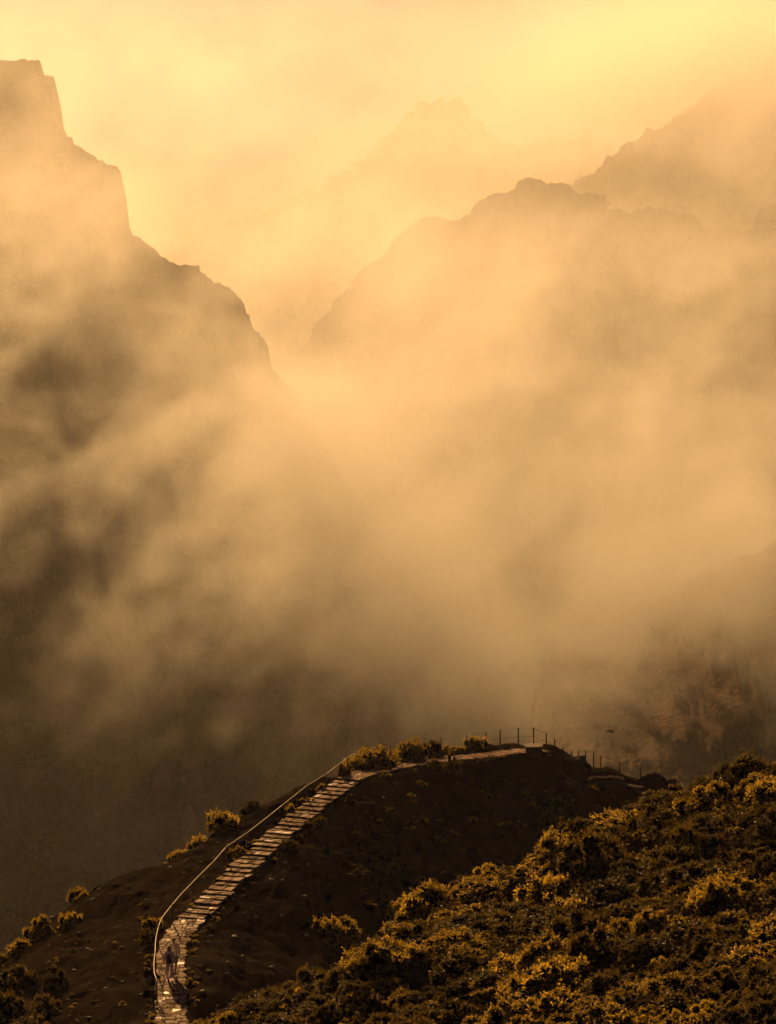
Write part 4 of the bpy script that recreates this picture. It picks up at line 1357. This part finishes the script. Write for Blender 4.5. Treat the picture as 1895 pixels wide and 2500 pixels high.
# ------------------------------------------------------------------ people
def loft(bm, pts, rads, seg=10, flat=None):
    """closed tapered limb along points; flat = (x, y) squash of its sections"""
    pts = [Vector(p) for p in pts]
    rings = []
    n = len(pts)
    P, Rr = [], []
    # round ends
    d0 = (pts[0] - pts[1]).normalized(); d1 = (pts[-1] - pts[-2]).normalized()
    for f, k in ((0.95, 0.30), (0.6, 0.8)):
        P.append(pts[0] + d0 * rads[0] * f); Rr.append(rads[0] * k)
    for p, r in zip(pts, rads): P.append(p); Rr.append(r)
    for f, k in ((0.6, 0.8), (0.95, 0.30)):
        P.append(pts[-1] + d1 * rads[-1] * f); Rr.append(rads[-1] * k)
    for i, (p, r) in enumerate(zip(P, Rr)):
        t = (P[min(i + 1, len(P) - 1)] - P[max(i - 1, 0)]).normalized()
        up = Vector((0, 1, 0)) if abs(t.y) < 0.9 else Vector((1, 0, 0))
        a = t.cross(up).normalized(); b = a.cross(t).normalized()
        fa, fb = flat if flat else (1, 1)
        rings.append([bm.verts.new(p + (a * math.cos(w) * fa + b * math.sin(w) * fb) * r) for w in [2 * math.pi * k / seg for k in range(seg)]])
    for r0, r1 in zip(rings, rings[1:]):
        for k in range(seg):
            j = (k + 1) % seg
            bm.faces.new((r0[k], r0[j], r1[j], r1[k]))
    bm.faces.new(rings[0][::-1]); bm.faces.new(rings[-1])


def fuse(name, build, voxel, mat, parent, smooth=4):
    """one continuous surface from overlapping closed pieces"""
    bm = bmesh.new(); build(bm)
    bmesh.ops.recalc_face_normals(bm, faces=bm.faces)
    me = bpy.data.meshes.new('tmp'); bm.to_mesh(me); bm.free()
    t = bpy.data.objects.new('tmp', me); COL.objects.link(t)
    m1 = t.modifiers.new('r', 'REMESH'); m1.mode = 'VOXEL'; m1.voxel_size = voxel; m1.use_smooth_shade = True
    m2 = t.modifiers.new('s', 'SMOOTH'); m2.iterations = smooth; m2.factor = 0.5
    dg = bpy.context.evaluated_depsgraph_get(); dg.update()
    out = bpy.data.meshes.new_from_object(t.evaluated_get(dg))
    out.name = name
    bpy.data.objects.remove(t); bpy.data.meshes.remove(me)
    out.polygons.foreach_set('use_smooth', np.ones(len(out.polygons), dtype=bool))
    out.materials.clear()
    return obj(name, out, mat, parent)


def sphere(bm, c, r):
    m = Matrix.Translation(c) @ Matrix.Diagonal((*r, 1)) if not isinstance(r, float) else Matrix.Translation(c) @ Matrix.Diagonal((r, r, r, 1))
    bmesh.ops.create_icosphere(bm, subdivisions=3, radius=1.0, matrix=m)


def person(name, label, loc, rz, H, man):
    k = H / 1.75
    root = empty(name, loc, rz)
    tag(root, label, 'person')
    S = lambda x, y, z: Vector((x * k, y * k, z * k))
    sw = 0.195 if man else 0.165           # half shoulder width
    hw = 0.095 if man else 0.098
    # walking away (+y); left leg (-x) behind or in front by sex
    if man:
        legs = {-1: [S(-hw, 0, .90), S(-.10, .10, .49), S(-.10, .12, .09)], 1: [S(hw, 0, .90), S(.10, -.02, .47), S(.10, -.26, .13)]}
        arms = {-1: [S(-sw, 0, 1.42), S(-.25, -.04, 1.13), S(-.25, .07, .87)], 1: [S(sw, 0, 1.42), S(.255, .02, 1.13), S(.25, .10, .87)]}
    else:
        legs = {-1: [S(-hw, 0, .90), S(-.09, .04, .48), S(-.085, -.04, .09)], 1: [S(hw, 0, .90), S(.10, .07, .49), S(.11, -.15, .17)]}
        arms = {-1: [S(-sw, 0, 1.40), S(-.235, -.05, 1.13), S(-.27, .06, .90)], 1: [S(sw, 0, 1.40), S(.235, -.04, 1.13), S(.26, .08, .90)]}
    foot_dir = {-1: S(0, .17, -.045), 1: S(0, .13, -.085)}

    def body(bm):
        loft(bm, [S(0, 0, .92), S(0, .01, 1.08), S(0, .0, 1.25), S(0, -.01, 1.40)], [.125 * k, .115 * k, .135 * k, .105 * k], 14, (1.25, .78))
        loft(bm, [S(-sw + .03, 0, 1.41), S(0, -.01, 1.44), S(sw - .03, 0, 1.41)], [.055 * k, .07 * k, .055 * k], 10)
        loft(bm, [S(0, -.01, 1.44), S(0, .015, 1.56)], [.056 * k, .052 * k], 10)
        sphere(bm, S(0, .015, 1.645), (.074 * k, .092 * k, .108 * k))
        sphere(bm, S(0, .045, 1.595), (.055 * k, .065 * k, .062 * k))       # jaw
        loft(bm, [S(0, .105, 1.655), S(0, .125, 1.625)], [.010 * k, .015 * k], 8)   # nose
        for s in (-1, 1):
            sphere(bm, S(s * .077, .005, 1.635), (.012 * k, .022 * k, .032 * k))   # ears
            sphere(bm, S(s * .03, .088, 1.66), (.014 * k, .012 * k, .010 * k))     # eyes
            h, kn, an = legs[s]
            loft(bm, [h, (h + kn) / 2, kn, kn * .6 + an * .4, an], [.092 * k, .080 * k, .056 * k, .055 * k, .036 * k], 12)
            loft(bm, [an + S(0, -.045, -.035), an + foot_dir[s] * .5, an + foot_dir[s]], [.040 * k, .040 * k, .030 * k], 10, (1, 1))
            a, e, w = arms[s]
            loft(bm, [a, (a + e) / 2, e, (e + w) / 2, w], [.055 * k, .047 * k, .040 * k, .037 * k, .027 * k], 10)
            d = (w - e).normalized()
            palm = w + d * .055 * k
            loft(bm, [w, palm, palm + d * .035 * k], [.026 * k, .036 * k, .034 * k], 10, (.55, 1.0))
            for q, (off, ln) in enumerate(((-.027, .068), (-.009, .078), (.009, .074), (.026, .058))):
                b0 = palm + d * .035 * k + S(0, off, 0)
                b1 = b0 + d * ln * .5 * k + S(-s * .006, .004, 0); b2 = b0 + d * ln * k + S(-s * .022, .010, 0)
                loft(bm, [b0, b1, b2], [.0095 * k, .0088 * k, .0075 * k], 8)
            t0 = palm + S(-s * .006, .030, .015); loft(bm, [t0, t0 + S(-s * .01, .028, -.025), t0 + S(-s * .018, .034, -.055)], [.0115 * k, .0105 * k, .009 * k], 8)

    fuse('body', body, 0.0085, M['skin'], root, 2)

    def top(bm):
        loft(bm, [S(0, 0, .86), S(0, .01, .98), S(0, .01, 1.12), S(0, 0, 1.27), S(0, -.01, 1.405)], [(.150 if man else .140) * k, .150 * k, (.146 if man else .132) * k, (.160 if man else .142) * k, .120 * k], 16, (1.28, .86))
        loft(bm, [S(-sw + .015, 0, 1.415), S(0, -.01, 1.455), S(sw - .015, 0, 1.415)], [.072 * k, .085 * k, .072 * k], 12)
        for s in (-1, 1):
            a, e, w = arms[s]
            wv = e * .12 + w * .88
            loft(bm, [a, (a + e) / 2, e, (e + wv) / 2, wv], [.073 * k, .066 * k, .060 * k, .055 * k, .043 * k], 12)
        if not man:                                     # hood lying on the back
            loft(bm, [S(-.085, -.10, 1.43), S(0, -.14, 1.40), S(.085, -.10, 1.43)], [.050 * k, .062 * k, .050 * k], 10)
        else:
            loft(bm, [S(0, -.01, 1.44), S(0, .01, 1.50)], [.070 * k, .060 * k], 10)

    fuse('sweater' if man else 'hooded_jacket', top, 0.012, M['sweater' if man else 'jacket'], root, 3)

    def trousers(bm):
        loft(bm, [S(0, 0, .86), S(0, .01, .97)], [.130 * k, .128 * k], 14, (1.25, .84))
        for s in (-1, 1):
            h, kn, an = legs[s]
            if man:
                end = h * .28 + kn * .72 - S(0, 0, .02)
                loft(bm, [h, (h + end) / 2, end], [.112 * k, .104 * k, .092 * k], 14)
            else:
                end = kn * .06 + an * .94
                loft(bm, [h, (h + kn) / 2, kn, kn * .55 + an * .45, end], [.108 * k, .096 * k, .074 * k, .070 * k, .060 * k], 14)

    fuse('shorts' if man else 'trousers', trousers, 0.012, M['shorts' if man else 'trousers'], root, 3)
    for s in (-1, 1):
        an = legs[s][2]
        def shoe(bm):
            loft(bm, [an + S(0, -.05, -.04), an + foot_dir[s] * .55 + S(0, 0, -.005), an + foot_dir[s] * 1.08], [.050 * k, .052 * k, .042 * k], 12)
            loft(bm, [an + S(0, -.01, .0), an + S(0, -.015, -.04)], [.046 * k, .048 * k], 10)
        fuse('shoe', shoe, 0.010, M['shoe_dark' if man else 'shoe'], root, 2)

    def hair(bm):
        sphere(bm, S(0, -.004, 1.672), (.083 * k, .095 * k, .098 * k))
        if not man:
            loft(bm, [S(0, -.035, 1.66), S(0, -.085, 1.53), S(0, -.115, 1.42)], [.086 * k, .090 * k, .060 * k], 14, (1.15, .6))
            for s in (-1, 1):
                loft(bm, [S(s * .06, .01, 1.66), S(s * .082, -.02, 1.53), S(s * .075, -.06, 1.43)], [.04 * k, .042 * k, .026 * k], 10)
        else:
            sphere(bm, S(0, -.03, 1.63), (.078 * k, .070 * k, .07 * k))
    fuse('hair', hair, 0.010, M['hair_dark' if man else 'hair_blond'], root, 2)
    return root


def path_at_pixel(px, py):
    best = None
    for p in PATH_LINE[:400]:
        d = p - CAM
        v = math.tan(math.atan(d[2] / d[1]) + PITCH)
        yy = PH / 2 - FPX * v
        if best is None or abs(yy - py) < best[0]:
            best = (abs(yy - py), p)
    p = best[1].copy()
    p[0] = (px - PW / 2) / FPX * p[1]
    return p


pm = path_at_pixel(414, 2379); pw = path_at_pixel(403, 2391)
person('person', 'walker ahead in an olive sweater and dark shorts, on the stone path', (pm[0], pm[1], pm[2] + 0.01), R(-4), 1.80, True)
wp = person('person', 'walker behind in a pale hooded jacket and pale trousers with long fair hair', (pw[0], pw[1], pw[2] + 0.01), R(-3), 1.66, False)
k = 1.66 / 1.75
bpk = empty('backpack', (pw[0], pw[1], pw[2] + 1.02 * k), R(-3))
tag(bpk, 'small dark drawstring backpack on the back of the walker in pale clothes', 'backpack')


def sack(bm):
    loft(bm, [Vector((0, -.185 * k, -.06 * k)), Vector((0, -.20 * k, .06 * k)), Vector((0, -.18 * k, .22 * k))], [.125 * k, .13 * k, .095 * k], 14, (1.05, .55))


fuse('sack', sack, 0.012, M['backpack'], bpk, 3)
for s in (-1, 1):
    pts = [(s * .03 * k, -.20 * k, .26 * k), (s * .07 * k, -.175 * k, .36 * k), (s * .115 * k, -.09 * k, .455 * k), (s * .12 * k, .03 * k, .46 * k), (s * .125 * k, .125 * k, .36 * k)]
    obj('strap', tube_mesh('strap', resample(np.array(pts), 0.03), 0.013, 6), M['backpack'], bpk)

# ------------------------------------------------------------------ the bird over the valley
BD = 235.0
bl = at(1490, 1786, BD)
bird = empty('bird', tuple(bl), R(35)); bird.scale = (1.25, 1.25, 1.25)
tag(bird, 'small dark bird gliding over the valley to the right of the viewpoint', 'bird')


def bird_body(bm):
    loft(bm, [Vector((0, -.20, 0)), Vector((0, -.08, 0)), Vector((0, .06, .005)), Vector((0, .15, .02)), Vector((0, .21, .03))], [.022, .055, .066, .042, .036], 12)
    loft(bm, [Vector((0, .235, .03)), Vector((0, .28, .024))], [.014, .005], 8)                      # beak
    loft(bm, [Vector((0, -.18, 0)), Vector((0, -.30, .0))], [.028, .05], 10, (1.3, .22))             # tail
    for s in (-1, 1):
        loft(bm, [Vector((s * .04, .05, .02)), Vector((s * .18, .08, .06)), Vector((s * .33, .0, .03)), Vector((s * .45, -.09, -.01))], [.075, .070, .052, .016], 12, (.20, 1.0))


fuse('body', bird_body, 0.009, M['feather'], bird, 2)


def bird_back(bm):
    loft(bm, [Vector((0, .0, .050)), Vector((0, .07, .052))], [.018, .015], 10)


fuse('back_glint', bird_back, 0.009, M['feather_glint'], bird, 1)  # white glint on the bird's back, put in as a small pale patch
